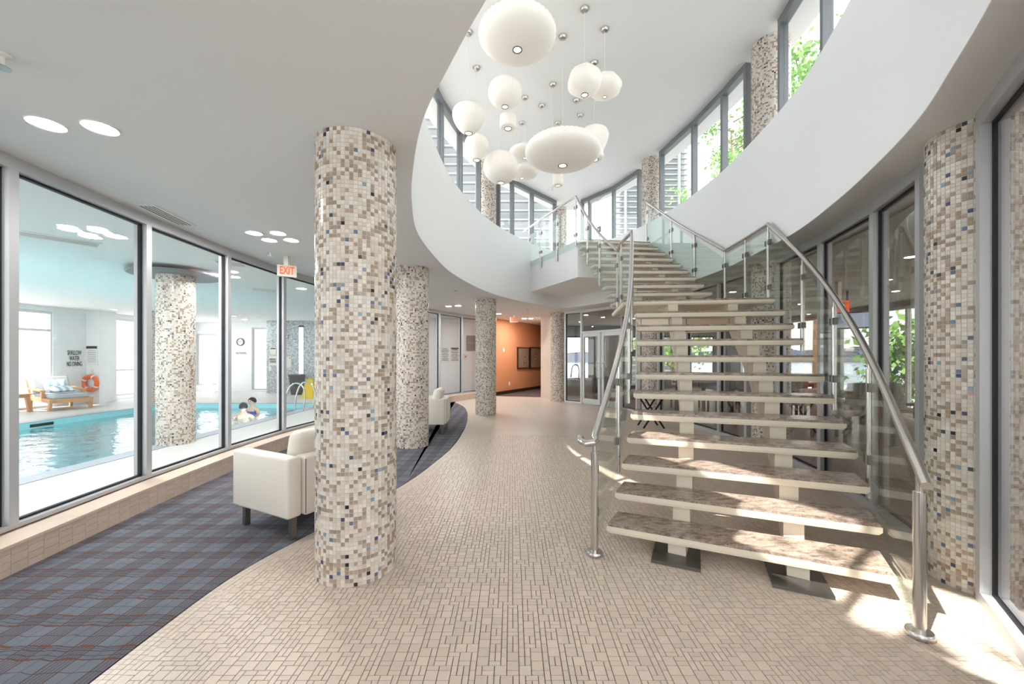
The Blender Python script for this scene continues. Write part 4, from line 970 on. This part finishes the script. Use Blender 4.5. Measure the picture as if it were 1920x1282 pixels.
def print_lines(e, c_, d_, n_, w_, h_, n, th, head=0):
    m = MB()
    for k in range(n):
        z = c_.z+h_/2*(.80-head)-k*h_*(.86-head/2)/n; l = w_*.42*(1 if k % 3 else .7)
        m.bar(c_+n_*(th/2+.001)-d_*l+Z*(z-c_.z), c_+n_*(th/2+.001)+d_*l+Z*(z-c_.z), .002, h_*.03)
    m.obj('print_lines', 'ink', e)
    if head: MB().bar(c_+n_*(th/2+.001)-d_*w_*.42+Z*h_*.42, c_+n_*(th/2+.001)+d_*w_*.42+Z*h_*.42, .002, h_*.1).obj('heading', 'ink', e)
for (x0, x1, lb, hd) in ((827, 842, 'pale wall notice, left of the pair behind the far pool glazing', 0), (844, 861, 'wall notice with dark heading, right of the pair behind the pool glazing', .12)):
    t_ = board(*PE, x0, x1, 651, 679, 'plastic_white', 'wall_notice', lb, 'notice', group='pool rule notices'); print_lines(*t_, 9, .015, hd)
t_ = board(*PE, 875, 891, 629, 657, 'grey_box', 'wall_cabinet', 'dark grey wall cabinet beside the slim column', 'cabinet', .08)
MB().bar(t_[1]+t_[3]*.042-t_[2]*.13, t_[1]+t_[3]*.042+t_[2]*.13, .004, .012).obj('door_seam', 'aluminium', t_[0])
t_ = board(*PE, 868, 877, 663, 674, 'off_white', 'alarm_box', 'small white alarm box beside the slim column', 'alarm box', .05); MB().bar(t_[1]+t_[3]*.03-t_[2]*.025, t_[1]+t_[3]*.03+t_[2]*.025, .012, .05).obj('button', 'red', t_[0])
def plate(px, y, label, name, cat):
    p, d_, n_ = wall_pt(*OW, px, .085); p.z = EYE-(y-HOR)*p.y/F; e = empty(name, tuple(p)); tag(e, label, cat)
    MB().bar(p-d_*.05, p+d_*.05, .012, .13).obj('cover', 'plastic_white', e); MB().bar(p+n_*.007-d_*.016, p+n_*.007+d_*.016, .006, .06).obj('rocker', 'off_white', e)
plate(955, 719, 'white power outlet low on the terracotta wall', 'power_outlet', 'outlet'); plate(944.5, 656, 'small white wall switch on the terracotta wall', 'wall_switch', 'switch')
# ================================================================== POOL ROOM THINGS
# lettering on the outer wall, life ring, rules sign on the pier
c = Vector((-12.66, 11.53, 0)); c.z = EYE-(672-HOR)*11.53/F
o = text('SHALLOW\nWATER\nNO DIVING', 'wall_lettering', 'ink', .19, facing(c, (1, -.0)), None, .40); tag(o, 'dark SHALLOW WATER NO DIVING lettering on the white pool wall', 'lettering')
fc = Vector((-12.50, 11.855, 0))                          # front face of the pier
e = empty('rules_sign', (fc.x, fc.y, 1.45)); tag(e, 'white pool rules sign with black heading above the life ring', 'sign')
MB().box((fc.x, fc.y-.003, 1.42), (.36, .008, .58)).obj('board', 'plastic_white', e); MB().box((fc.x, fc.y-.009, 1.66), (.32, .006, .075)).obj('heading', 'black', e)
m = MB()
for k in range(7): m.box((fc.x, fc.y-.009, 1.56-k*.055), (.28*(1 if k % 2 else .8), .004, .010))
m.obj('print_lines', 'grey_box', e)
e = empty('life_ring', (fc.x+.02, fc.y-.07, .2)); tag(e, 'orange life ring hanging on the white pier', 'life ring')
cz = EYE-(718-HOR)*11.75/F; Rr_, r_ = .195, .062; pts = []
m = MB(); nn, kk = 40, 12; vs_ = []
for i in range(nn):
    a = 2*math.pi*i/nn
    for k in range(kk):
        b = 2*math.pi*k/kk; rr = Rr_+r_*math.cos(b); vs_.append((fc.x+.03+rr*math.cos(a), fc.y-.075+.8*r_*math.sin(b), cz+rr*math.sin(a)))
m.add(vs_, [(i*kk+k, i*kk+(k+1) % kk, ((i+1) % nn)*kk+(k+1) % kk, ((i+1) % nn)*kk+k) for i in range(nn) for k in range(kk)]); m.obj('ring', 'life_orange', e, 60)
for a0 in (60, 150, 240, 330):
    m = MB(); ps = []
    a = math.radians(a0); m.lathe([(r_*1.03, -.02), (r_*1.03, .02)], (0, 0, 0), 16, False); o = m.obj('band', 'plastic_white', e, 40)
    o.matrix_basis = Matrix.Translation((fc.x+.03+Rr_*math.cos(a), fc.y-.075, cz+Rr_*math.sin(a))) @ Matrix.Rotation(-a, 4, 'Y') 
MB().tube([(fc.x+.03, fc.y-.06, cz+Rr_+r_), (fc.x+.01, fc.y-.02, cz+.42), (fc.x+.06, fc.y-.05, cz+Rr_+.03)], .008, 6).obj('rope', 'off_white', e)
# lounge chair and side table
def make_lounge():
    """origin on the deck; seat runs along +x (foot end), back at -x"""
    e = empty('lounge_chair'); wd = .82
    for s_ in (-1, 1):
        y = s_*(wd/2-.03)
        MB().bar((-.55, y, .30), (.62, y, .25), .05, .10).obj('side_rail', 'teak', e)
        MB().bar((.55, y, 0), (.60, y, .30), .05, .10, up=(1, 0, 0)).obj('leg', 'teak', e); MB().bar((-.48, y, 0), (-.42, y, .30), .05, .09, up=(1, 0, 0)).obj('leg', 'teak', e)
        MB().bar((-.50, y, .55), (.22, y, .50), .09, .03).obj('armrest', 'teak', e); MB().bar((.18, y, .26), (.20, y, .52), .06, .09, up=(1, 0, 0)).obj('arm_post', 'teak', e)
        MB().bar((-.42, y, .25), (-.72, y, .78), .04, .05, up=(1, 0, 0)).obj('back_post', 'teak', e)
    for k in range(6): MB().bar((-.45+k*.19, -wd/2+.05, .27), (-.45+k*.19, wd/2-.05, .27), .08, .02).obj('slat', 'teak', e)
    MB().bar((.60, -wd/2, .25), (.60, wd/2, .25), .05, .10).obj('front_rail', 'teak', e)
    MB().bevbox((.10, 0, .355), (1.02, wd-.14, .13), .045).obj('seat_cushion', 'grey_cushion', e, 40)
    m = MB(); m.bevbox((0, 0, 0), (.14, wd-.12, .52), .05, mat=Matrix.Translation((-.49, 0, .60)) @ Matrix.Rotation(math.radians(-28), 4, 'Y')); m.obj('back_cushion', 'grey_cushion', e, 40)
    return e
lc = make_lounge(); lc.location = (-12.05, 10.62, 0); lc.rotation_euler = (0, 0, math.radians(-22)); lc.scale = (1, 1, 1); tag(lc, 'teak lounge chair with grey cushions on the far pool deck', 'lounge chair')
def pillow(loc, rz, tilt, label):
    e = empty('striped_pillow', loc, rz); tag(e, label, 'pillow', 'striped pillows on the lounge chair')
    for k in range(6):
        m = MB(); n_ = 10; x0, x1 = -.21+k*.07, -.21+(k+1)*.07; rings = []
        for x in (x0, (x0+x1)/2, x1):
            tk = .075*(1-(abs(x)/.215)**4)**.5 if abs(x) < .215 else .004
            for a in range(n_): rings.append((x, .20*math.cos(2*math.pi*a/n_)*(.92+.08*abs(x)/.21), tk*math.sin(2*math.pi*a/n_)))
        m.add(rings, [(i*n_+a, i*n_+(a+1) % n_, (i+1)*n_+(a+1) % n_, (i+1)*n_+a) for i in (0, 1) for a in range(n_)] + [tuple(range(n_)), tuple(range(2*n_, 3*n_))])
        o = bpy.data.objects.new('stripe', m.mesh('stripe', 'pillow_blue' if k % 2 else 'pillow_white', 60)); COL.objects.link(o); o.parent = e
        o.rotation_euler = (tilt, 0, 0)
rz_ = math.radians(-22)
def onchair(x, y, z): co, si = math.cos(rz_), math.sin(rz_); return (-12.05+x*co-y*si, 10.62+x*si+y*co, z)
pillow(onchair(-.30, .02, .60), rz_+math.pi/2, math.radians(60), 'blue striped pillow leaning on the chair back'); pillow(onchair(.14, -.02, .53), rz_+math.pi/2+.15, math.radians(12), 'blue striped pillow lying on the chair seat')
e = empty('side_table', (-12.36, 9.75, 0)); tag(e, 'orange teak side table left of the lounge chair', 'side table')
for k in range(6): MB().box((-12.36, 9.75-.27+k*.108, .44), (.56, .10, .03), 0).obj('top_slat', 'teak', e)
for sx_ in (-1, 1):
    for sy_ in (-1, 1): MB().bar((-12.36+sx_*.24, 9.75+sy_*.27, 0), (-12.36+sx_*.20, 9.75+sy_*.23, .43), .05, .09, up=(0, 1, 0)).obj('leg', 'teak', e)
    MB().box((-12.36+sx_*.22, 9.75, .39), (.04, .48, .07)).obj('apron', 'teak', e); MB().box((-12.36, 9.75+sx_*.25, .39), (.46, .04, .07)).obj('apron', 'teak', e)
# clock, sign, telephone area, alarm, bin
c = at(451, 641, 15.9); e = empty('wall_clock', tuple(c)); tag(e, 'round white wall clock over the far deck', 'clock')
for nm, mt, pr in (('face', 'plastic_white', [(.001, .012), (.13, .012)]), ('rim', 'ink', [(.125, .0), (.145, .0), (.145, .03), (.125, .03), (.125, 0)])):
    o = bpy.data.objects.new(nm, MB().lathe(pr, n=32, cap=False).mesh(nm, mt, 40)); COL.objects.link(o); o.parent = e; o.matrix_basis = facing((0, 0, 0), (0, -1))
for a, l in ((1.0, .07), (2.6, .1)):
    o = bpy.data.objects.new('hand', MB().bar((0, 0, .015), (l*math.cos(a), l*math.sin(a), .015), .01, .003).mesh('hand', 'ink')); COL.objects.link(o); o.parent = e; o.matrix_basis = facing((0, 0, 0), (0, -1))
c = at(452, 662, 15.9); o = text('NO DIVING', 'wall_lettering', 'grey_box', .12, facing(c, (0, -1)), None, .42); tag(o, 'small grey lettering under the wall clock', 'lettering')
YM = 15.11
def mboard(px0, px1, y0, y1, mat, name, label, cat, th=.02, Yd=YM):
    a, b = at(px0, y1, Yd), at(px1, y0, Yd); e = empty(name, ((a.x+b.x)/2, Yd, a.z)); tag(e, label, cat)
    MB().box(((a.x+b.x)/2, Yd, (a.z+b.z)/2), (b.x-a.x, th, b.z-a.z)).obj('board', mat, e); return e, a, b
e, a, b = mboard(505, 519, 667, 685, 'off_white', 'telephone_sign', 'cream EMERGENCY TELEPHONE sign on the mosaic wall', 'sign')
text('EMERGENCY\nTELEPHONE', 'letters', 'ink', .11, facing(((a.x+b.x)/2, YM-.012, (a.z+b.z)/2), (0, -1)), e, (b.x-a.x)*.9)
e, a, b = mboard(506.5, 518, 651, 665, 'off_white', 'wall_notice', 'cream notice above the telephone sign', 'notice'); MB().box(((a.x+b.x)/2, YM-.013, b.z-.05), (b.x-a.x-.04, .004, .04)).obj('heading', 'ink', e)
e, a, b = mboard(533.5, 546, 668, 689, 'off_white', 'wall_notice', 'cream notice right of the exit sign mullion', 'notice'); MB().box((b.x-.05, YM-.013, b.z-.06), (.03, .004, .03)).obj('print_mark', 'ink', e)
e, a, b = mboard(505, 510, 687, 695, 'plastic_white', 'wall_telephone', 'small white wall telephone under the telephone sign', 'telephone', .06)
MB().tube([(b.x+.10, YM-.05, a.z+.14), (b.x+.06, YM-.06, a.z), (b.x+.10, YM-.05, a.z-.1)], .015, 8).obj('handset', 'plastic_white', e)
e, a, b = mboard(531, 540, 628.5, 634, 'red', 'fire_alarm', 'red fire alarm light on the mosaic wall', 'alarm', .07); MB().box((b.x-.02, YM-.05, (a.z+b.z)/2), (.05, .05, .08)).obj('strobe_lens', 'plastic_white', e)
e, a, b = mboard(561, 569.5, 613, 701, 'plastic_white', 'wall_light', 'tall white vertical wall light on the mosaic wall', 'wall light', .04); MB().box(((a.x+b.x)/2, YM-.025, (a.z+b.z)/2), (b.x-a.x-.03, .02, b.z-a.z-.06)).obj('diffuser', 'wall_strip', e); MB().box(((a.x+b.x)/2, YM-.01, b.z+.03), (b.x-a.x, .06, .05)).obj('end_cap', 'black', e)
p = at(556.5, 738, 14.6); p.z = 0; e = empty('waste_bin', tuple(p)); tag(e, 'dark grey tapered waste bin by the mosaic wall', 'bin')
MB().lathe([(.001, 0), (.19, 0), (.215, .2), (.27, .66), (.28, .66), (.28, .70), (.25, .70), (.19, .05), (.001, .05)], tuple(p), 32, False).obj('tub', 'bin_grey', e, 40); MB().lathe([(.25, .69), (.285, .70), (.285, .715), (.25, .74), (.001, .75)], tuple(p), 32, False).obj('lid', 'bin_grey', e, 40)
# pool ladder at the near edge
e = empty('pool_ladder', (-5.45, 10.4, 0)); tag(e, 'curved steel pool ladder at the near pool edge', 'pool ladder')
for dy in (0, .5):
    y = 10.2+dy
    MB().tube(spline([(-5.35, y, 0), (-5.30, y, .35), (-5.35, y, .60), (-5.50, y, .70), (-5.68, y, .62), (-5.80, y, .3), (-5.84, y, -.2), (-5.84, y, -.9)], 5), .021, 10).obj('grab_rail', 'steel', e, 50)
for z in (-.05, -.35, -.65): MB().box((-5.84, 10.45, z), (.08, .5, .03)).obj('rung', 'steel', e)
# yellow wet floor sign
e = empty('wet_floor_sign', (-6.75, 13.3, 0)); tag(e, 'yellow folding floor sign behind the pool ladder', 'floor sign')
for s_ in (-1, 1): MB().hexa([(-6.95, 13.3+s_*.16, 0), (-6.55, 13.3+s_*.16, 0), (-6.55, 13.3+s_*.18, 0), (-6.95, 13.3+s_*.18, 0)], [(-6.86, 13.3+s_*.005, .62), (-6.64, 13.3+s_*.005, .62), (-6.64, 13.3+s_*.025, .62), (-6.86, 13.3+s_*.025, .62)]).obj('panel', 'yellow', e)
MB().tube([(-6.8, 13.3, .62), (-6.8, 13.3, .68), (-6.7, 13.3, .68), (-6.7, 13.3, .62)], .012, 8).obj('handle', 'yellow', e)
# ---- two bathers, standing chest deep
def bather(loc, rz, label, suit):
    V = [(0, 0, -1.02), (0, 0, -.72), (0, -.01, -.48), (0, -.01, -.25), (0, 0, -.12), (0, .01, -.045), (0, .02, .03), (0, .025, .09), (0, .01, .15)]
    Rr = [(.10, .09), (.145, .10), (.12, .085), (.155, .095), (.10, .065), (.05, .05), (.068, .078), (.078, .092), (.062, .075)]
    E = [(i, i+1) for i in range(8)]
    def add(p, r, k): V.append(p); Rr.append((r, r)); E.append((k, len(V)-1)); return len(V)-1
    add((0, .118, .045), .012, 7)                                     # nose
    for s_ in (-1, 1):
        add((s_*.088, .01, .065), .014, 7)                             # ears
        k = add((s_*.17, -.005, -.16), .05, 4); k = add((s_*.245, .06, -.34), .040, k); k = add((s_*.20, .27, -.37), .030, k)
        k = add((s_*.185, .33, -.375), .028, k)
        for f_, (dx, l) in enumerate(((-.024, .07), (-.008, .085), (.008, .08), (.022, .062))):
            j = add((s_*.185+dx, .365, -.375), .009, k); j = add((s_*.185+dx*1.2, .365+l*.55, -.385), .008, j); add((s_*.185+dx*1.3, .365+l*.9, -.40), .0075, j)
        j = add((s_*.185-s_*.035, .335, -.37), .010, k); add((s_*.185-s_*.05, .365, -.372), .009, j)
        k = add((s_*.09, .0, -1.10), .085, 0)                          # legs
    me = bpy.data.meshes.new('body'); me.from_pydata(V, E, []); me.materials.append(M['skin'])
    o = bpy.data.objects.new('person', me); COL.objects.link(o); o.location = loc; o.rotation_euler = (0, 0, rz); tag(o, label, 'person')
    sk = o.modifiers.new('skin', 'SKIN'); sk.use_smooth_shade = True
    for v, r in zip(me.skin_vertices[0].data, Rr): v.radius = r
    me.skin_vertices[0].data[0].use_root = True
    ss = o.modifiers.new('sub', 'SUBSURF'); ss.levels = ss.render_levels = 2
    m = MB(); rings = []; n_ = 16                                      # hair cap, open over the face
    for i in range(9):
        t = i/8*math.pi*.62; 
        for k in range(n_):
            a = 2*math.pi*k/n_; front = max(0, math.sin(a)); tt = t*(1-.42*front)
            rings.append((.094*math.sin(tt)*math.cos(a), .018+.110*math.sin(tt)*math.sin(a), .075+.108*math.cos(tt)))
    m.add(rings, [(i*n_+k, i*n_+(k+1) % n_, (i+1)*n_+(k+1) % n_, (i+1)*n_+k) for i in range(8) for k in range(n_)])
    h = bpy.data.objects.new('hair', m.mesh('hair', 'hair', 60)); COL.objects.link(h); h.parent = o
    sm = h.modifiers.new('thick', 'SOLIDIFY'); sm.thickness = .012
    for s_ in (-1, 1):
        eo = bpy.data.objects.new('eye', MB().lathe(ell(.010, .010, 6, .02), (s_*.032, .105, .075), 8, False).mesh('eye', 'ink', 60)); COL.objects.link(eo); eo.parent = o
    mo = bpy.data.objects.new('mouth', MB().box((0, .104, .005), (.04, .012, .008)).mesh('mouth', 'red')); COL.objects.link(mo); mo.parent = o
    if suit:
        t_ = bpy.data.objects.new('swim_top', MB().lathe([(.118, -.60), (.13, -.45), (.165, -.30), (.168, -.24), (.155, -.20)], (0, 0, 0), 20, False).mesh('swim_top', suit, 60)); COL.objects.link(t_); t_.parent = o; t_.scale = (1, .66, 1)
        sm = t_.modifiers.new('thick', 'SOLIDIFY'); sm.thickness = .01
    return o
p = ground(456, 783, -.13); bather((p.x, p.y, .07), math.radians(25), 'dark haired person seen from behind in the pool water', None)
p = ground(474, 773, -.13); bather((p.x, p.y, .105), math.radians(165), 'dark haired person in a blue swim top facing the other bather', 'swim_blue')

# ================================================================== DINING AND SPA ROOMS
def make_dchair():
    e = empty('dining_chair')
    MB().bevbox((0, 0, .45), (.46, .46, .07), .02).obj('seat', 'leather', e, 40)
    m = MB(); m.bevbox((0, 0, 0), (.05, .44, .44), .02, mat=Matrix.Translation((.225, 0, .74)) @ Matrix.Rotation(math.radians(8), 4, 'Y')); m.obj('backrest', 'dark_wood', e, 40)
    for x in (-.19, .19):
        for y in (-.19, .19): MB().box((x, y, .21), (.04, .04, .42)).obj('leg', 'dark_wood', e)
    return e
def make_table():
    e = empty('dining_table'); MB().bevbox((0, 0, .735), (1.4, .85, .04), .012).obj('table_top', 'dark_wood', e, 40)
    for x in (-.6, .6):
        for y in (-.35, .35): MB().box((x, y, .36), (.06, .06, .71)).obj('leg', 'dark_wood', e)
    MB().box((0, 0, .68), (1.2, .65, .07)).obj('apron', 'dark_wood', e)
    return e
dt = make_table(); dc = make_dchair(); first = [True, True]
tl = [((6.1, 5.3, .005), .5, 'behind the right railing'), ((5.6, 7.3, .005), .3, 'behind the landing'), ((6.6, 9.8, .005), .2, 'by the far garden window'), ((4.9, 10.2, .005), .6, 'behind the upper flight')]
for (loc, rz, lb) in tl:
    L_ = 'dark wood dining table ' + lb
    if first[0]: dt.location = loc; dt.rotation_euler = (0, 0, rz); tag(dt, L_, 'table', 'dining tables'); first[0] = False
    else: dup(dt, loc, rz, L_)
    for i, (x, y, a) in enumerate(((-.35, -.62, -math.pi/2), (.35, -.62, -math.pi/2), (-.35, .62, math.pi/2), (.35, .62, math.pi/2))):
        co, si = math.cos(rz), math.sin(rz); lc_ = (loc[0]+x*co-y*si, loc[1]+x*si+y*co, .005); L2 = 'cream seated dark chair at the %s of the table %s' % (('near left', 'near right', 'far left', 'far right')[i], lb)
        if first[1]: dc.location = lc_; dc.rotation_euler = (0, 0, rz+a); tag(dc, L2, 'chair', 'dining room chairs'); first[1] = False
        else: dup(dc, lc_, rz+a, L2)
# twig decoration on the near table
e = empty('branch_vase', (6.1, 5.3, .76)); tag(e, 'white twigs in a white vase on the near dining table', 'vase')
MB().lathe([(.001, 0), (.06, 0), (.11, .08), (.12, .15), (.06, .26), (.05, .28)], (6.1, 5.3, .76), 20, False).obj('vase', 'plastic_white', e, 40)
rt_ = random.Random(9)
for k in range(16):
    a = rt_.random()*6.28; s_ = .10+.16*rt_.random(); MB().tube([(6.1, 5.3, .98), (6.1+s_*.4*math.cos(a), 5.3+s_*.4*math.sin(a), 1.18), (6.1+s_*math.cos(a+.4), 5.3+s_*math.sin(a+.4), 1.30+.15*rt_.random())], [.006, .005, .003], 5).obj('twig', 'plastic_white', e)
# cream sofa behind the right glazing
e = empty('bench_sofa', (4.35, 4.0, 0), math.radians(64)); tag(e, 'cream sofa behind the glazing right of the stairs', 'sofa')
def loc_part(nm, mb, mt, sm=40): o = bpy.data.objects.new(nm, mb.mesh(nm, mt, sm)); COL.objects.link(o); o.parent = e
loc_part('seat_cushion', MB().bevbox((0, 0, .34), (1.5, .66, .18), .05), 'leather'); loc_part('back_cushion', MB().bevbox((0, .32, .46), (1.6, .16, .60), .06), 'leather'); loc_part('base', MB().box((0, 0, .18), (1.5, .66, .14)), 'leather')
for x in (-.8, .8): loc_part('arm', MB().bevbox((x, .03, .36), (.14, .72, .46), .04), 'leather')
for x in (-.7, .7):
    for y in (-.26, .30): loc_part('leg', MB().box((x, y, .055), (.05, .05, .11)), 'dark_leg')
# folding table frame behind the stairs
e = empty('folding_stand', (2.75, 8.0, 0)); tag(e, 'folding stand with black crossed legs behind the stair treads', 'folding stand')
fx = ground(1226, 803); 
for y in (0, .35):
    MB().bar((fx.x-.2, fx.y+y, 0), (fx.x+.2, fx.y+y, .62), .03, .02, up=(0, 1, 0)).obj('leg', 'black', e); MB().bar((fx.x+.2, fx.y+y, 0), (fx.x-.2, fx.y+y, .62), .03, .02, up=(0, 1, 0)).obj('leg', 'black', e)
e.location = (fx.x, fx.y, 0)
for ch_ in [x for x in bpy.data.objects if x.parent == e]: ch_.matrix_parent_inverse = pinv(e)
MB().bar((fx.x-.18, fx.y+.17, .63), (fx.x+.18, fx.y+.17, .63), .40, .02).obj('tray', 'dark_wood', e)
# television in the dining room
e = empty('television', (6.9, 8.2, 1.7)); tag(e, 'blue grey television screen hung in the dining room', 'television')
d_ = Vector((.75, -.66, 0)); MB().bar(Vector((6.9, 8.2, 2.12))-d_*.42, Vector((6.9, 8.2, 2.12))+d_*.42, .05, .34).obj('case', 'black', e); MB().bar(Vector((6.86, 8.15, 2.12))-d_*.39, Vector((6.86, 8.15, 2.12))+d_*.39, .02, .29).obj('screen', 'screen', e); MB().tube([(6.9, 8.2, 2.29), (6.9, 8.2, CEIL-.02)], .02, 8).obj('hanger', 'black', e)
# spa room: table lamp on a stand, cross trainer, hot tub rail
e = empty('table_lamp', (3.05, 13.7, 0)); tag(e, 'table lamp with pale shade on a dark stand behind the glass door', 'lamp')
MB().box((3.05, 13.7, .35), (.5, .45, .70)).obj('stand', 'dark_wood', e); MB().tube([(3.05, 13.7, .70), (3.05, 13.7, 1.05)], .025, 10).obj('stem', 'dark_leg', e); MB().lathe([(.22, 0), (.10, .34)], (3.05, 13.7, 1.02), 28, False).obj('lamp_shade', 'off_white', e, 40)
e = empty('cross_trainer', (3.9, 13.4, 0)); tag(e, 'dark exercise machine behind the glass door', 'exercise machine')
MB().box((3.9, 13.4, .08), (.5, 1.2, .12)).obj('base', 'black', e); MB().lathe([(.001, -.05), (.28, -.05), (.28, .05), (.001, .05)], (3.9, 13.0, .4), 24, False).obj('flywheel_housing', 'dark_leg', e, 40)
MB().tube([(3.9, 13.1, .5), (3.9, 13.0, 1.3), (3.9, 13.1, 1.5)], .03, 8).obj('mast', 'dark_leg', e, 40); MB().box((3.9, 13.05, 1.5), (.30, .06, .22)).obj('console', 'black', e)
for s_ in (-.22, .22): MB().tube([(3.9+s_, 13.8, .25), (3.9+s_, 13.2, .5), (3.9+s_, 13.05, 1.45)], .018, 8).obj('arm_lever', 'steel', e, 40)
e = empty('hot_tub', (2.7, 15.6, 0)); tag(e, 'round hot tub with pale rim behind the side light', 'hot tub')
MB().lathe([(.75, 0), (.80, .42), (.80, .52), (.62, .52), (.55, .2), (.001, .2)], (2.75, 15.6, 0), 40, False).obj('shell', 'plastic_white', e, 40); MB().lathe([(.001, .44), (.60, .44)], (2.75, 15.6, 0), 40, False).obj('water', 'basin', e)
MB().tube(spline([(2.5, 14.9, .5), (2.5, 14.9, .95), (2.42, 15.0, 1.08), (2.3, 15.15, 1.0), (2.25, 15.25, .6)], 5), .022, 8).obj('grab_rail', 'dark_steel', e, 50)
# door closer and card reader of the upper door
p, q = Vector((*on_path(RIGHT, 1106), 0)), Vector((*on_path(RIGHT, 1151), 0)); d_ = (q-p).normalized(); n_ = Vector((d_.y, -d_.x, 0)); n_ = n_ if n_.y < 0 else -n_
k = p+d_*.30+n_*.12+Z*(UPPER-.22); e = empty('door_closer', tuple(k)); tag(e, 'grey door closer on the upper glazed door', 'door closer')
MB().bar(k-d_*.16, k+d_*.16, .07, .07).obj('housing', 'aluminium', e); MB().bar(k+d_*.1-Z*.05, k+d_*.45+n_*.15-Z*.06, .03, .015).obj('arm', 'aluminium', e)
k = p+d_*.40+n_*.06+Z*4.95; e = empty('card_reader', tuple(k)); tag(e, 'small grey card reader on the upper door glass', 'card reader'); MB().bar(k-d_*.06, k+d_*.06, .03, .16).obj('case', 'grey_box', e); MB().bar(k-d_*.03+n_*.018, k+d_*.03+n_*.018, .006, .06).obj('keypad', 'aluminium', e)

# ================================================================== OUTSIDE
def tree(x, y, h, cr, seed, label, leaves=1800, z0=-1.35):
    r_ = random.Random(seed); e = empty('tree', (x, y, z0)); tag(e, label, 'tree', 'trees outside')
    MB().tube([(x, y, z0), (x+.1, y, z0+h*.35), (x-.1, y+.1, z0+h*.75)], [.16, .12, .05], 10).obj('trunk', 'bark', e, 50)
    V = []; tips = []
    for k in range(16):
        a = r_.random()*6.28; zz = z0+h*(.35+.45*r_.random()); l = cr*(.55+.5*r_.random()); p0 = Vector((x, y, zz)); p1 = p0+Vector((math.cos(a)*l*.5, math.sin(a)*l*.5, l*.25)); p2 = p0+Vector((math.cos(a+.3)*l, math.sin(a+.3)*l, l*.35))
        MB().tube([p0, p1, p2], [.05, .03, .01], 6).obj('branch', 'bark', e, 50); tips += [p1, p2, (p1+p2)/2]
    for k in range(leaves):
        t = r_.choice(tips); c_ = t+Vector((r_.gauss(0, .5), r_.gauss(0, .5), r_.gauss(0, .38))); n3 = Vector((r_.gauss(0, 1), r_.gauss(0, 1), r_.gauss(0, 1))).normalized(); s1 = n3.orthogonal().normalized(); s2 = n3.cross(s1); s_ = .05+.05*r_.random()
        V.append((c_+s1*s_*1.7, c_+s2*s_, c_-s1*s_*1.7, c_-s2*s_))
    m = MB()
    for q in V: m.add(q, [(0, 1, 2, 3)])
    me = bpy.data.meshes.new('foliage'); me.from_pydata(m.v, [], m.f); me.materials.append(M['leaf']); o = bpy.data.objects.new('foliage', me); COL.objects.link(o); o.parent = e; o.matrix_parent_inverse = pinv(e); o['kind'] = 'stuff'
tree(13.4, 17.6, 19, 2.6, 1, 'leafy green tree outside the top right window', 5000)
tree(15.0, 27.0, 24, 3.4, 2, 'green tree outside the right upper windows behind the column', 5000)
tree(19.5, 9.0, 7.0, 2.6, 3, 'garden tree outside the dining room window')
tree(9.0, 22.5, 6.0, 2.6, 5, 'garden tree seen through the far dining windows')
tree(-2.2, -2.5, 13.5, 2.6, 4, 'tree behind the building casting dappled shade', 5200)
for i, (x, y) in enumerate(((13, -2.6), (13, 2.2), (13, 6.9), (12.7, 11.6))):
    tree(x, y, 4.4, 1.2, 20+i, 'dense garden shrub outside the dining room, %s from the camera' % ('nearest', 'second', 'third', 'farthest')[i], 2600)
def louvred(x0, x1, y, z0, z1, label, step=.45, posts=4):
    e = empty('louvred_building', ((x0+x1)/2, y, z0)); tag(e, label, 'building', 'louvred buildings outside')
    MB().box(((x0+x1)/2, y+.6, (z0+z1)/2), (x1-x0, .3, z1-z0)).obj('wall', 'louvre_wall', e)
    me = None
    for k in range(int((z1-z0)/step)):
        z = z0+k*step+.2
        if me is None: me = MB().bar((-(x1-x0)/2, 0, 0), ((x1-x0)/2, 0, .0), .25, .10).mesh('slat', 'louvre')
        o = bpy.data.objects.new('slat', me); COL.objects.link(o); o.parent = e; o.location = (0, 0, z-z0)
    for k in range(posts):
        x = x0+(x1-x0)*(k+.5)/posts; MB().box((x, y-.2, (z0+z1)/2), (.18, .18, z1-z0)).obj('post', 'louvre', e)
louvred(8.6, 14.5, 33, -1.3, 23, 'white louvred building outside the right upper windows')
louvred(-9, 2.6, 26, -1.3, 19, 'pale louvred building outside the left upper windows', .6)
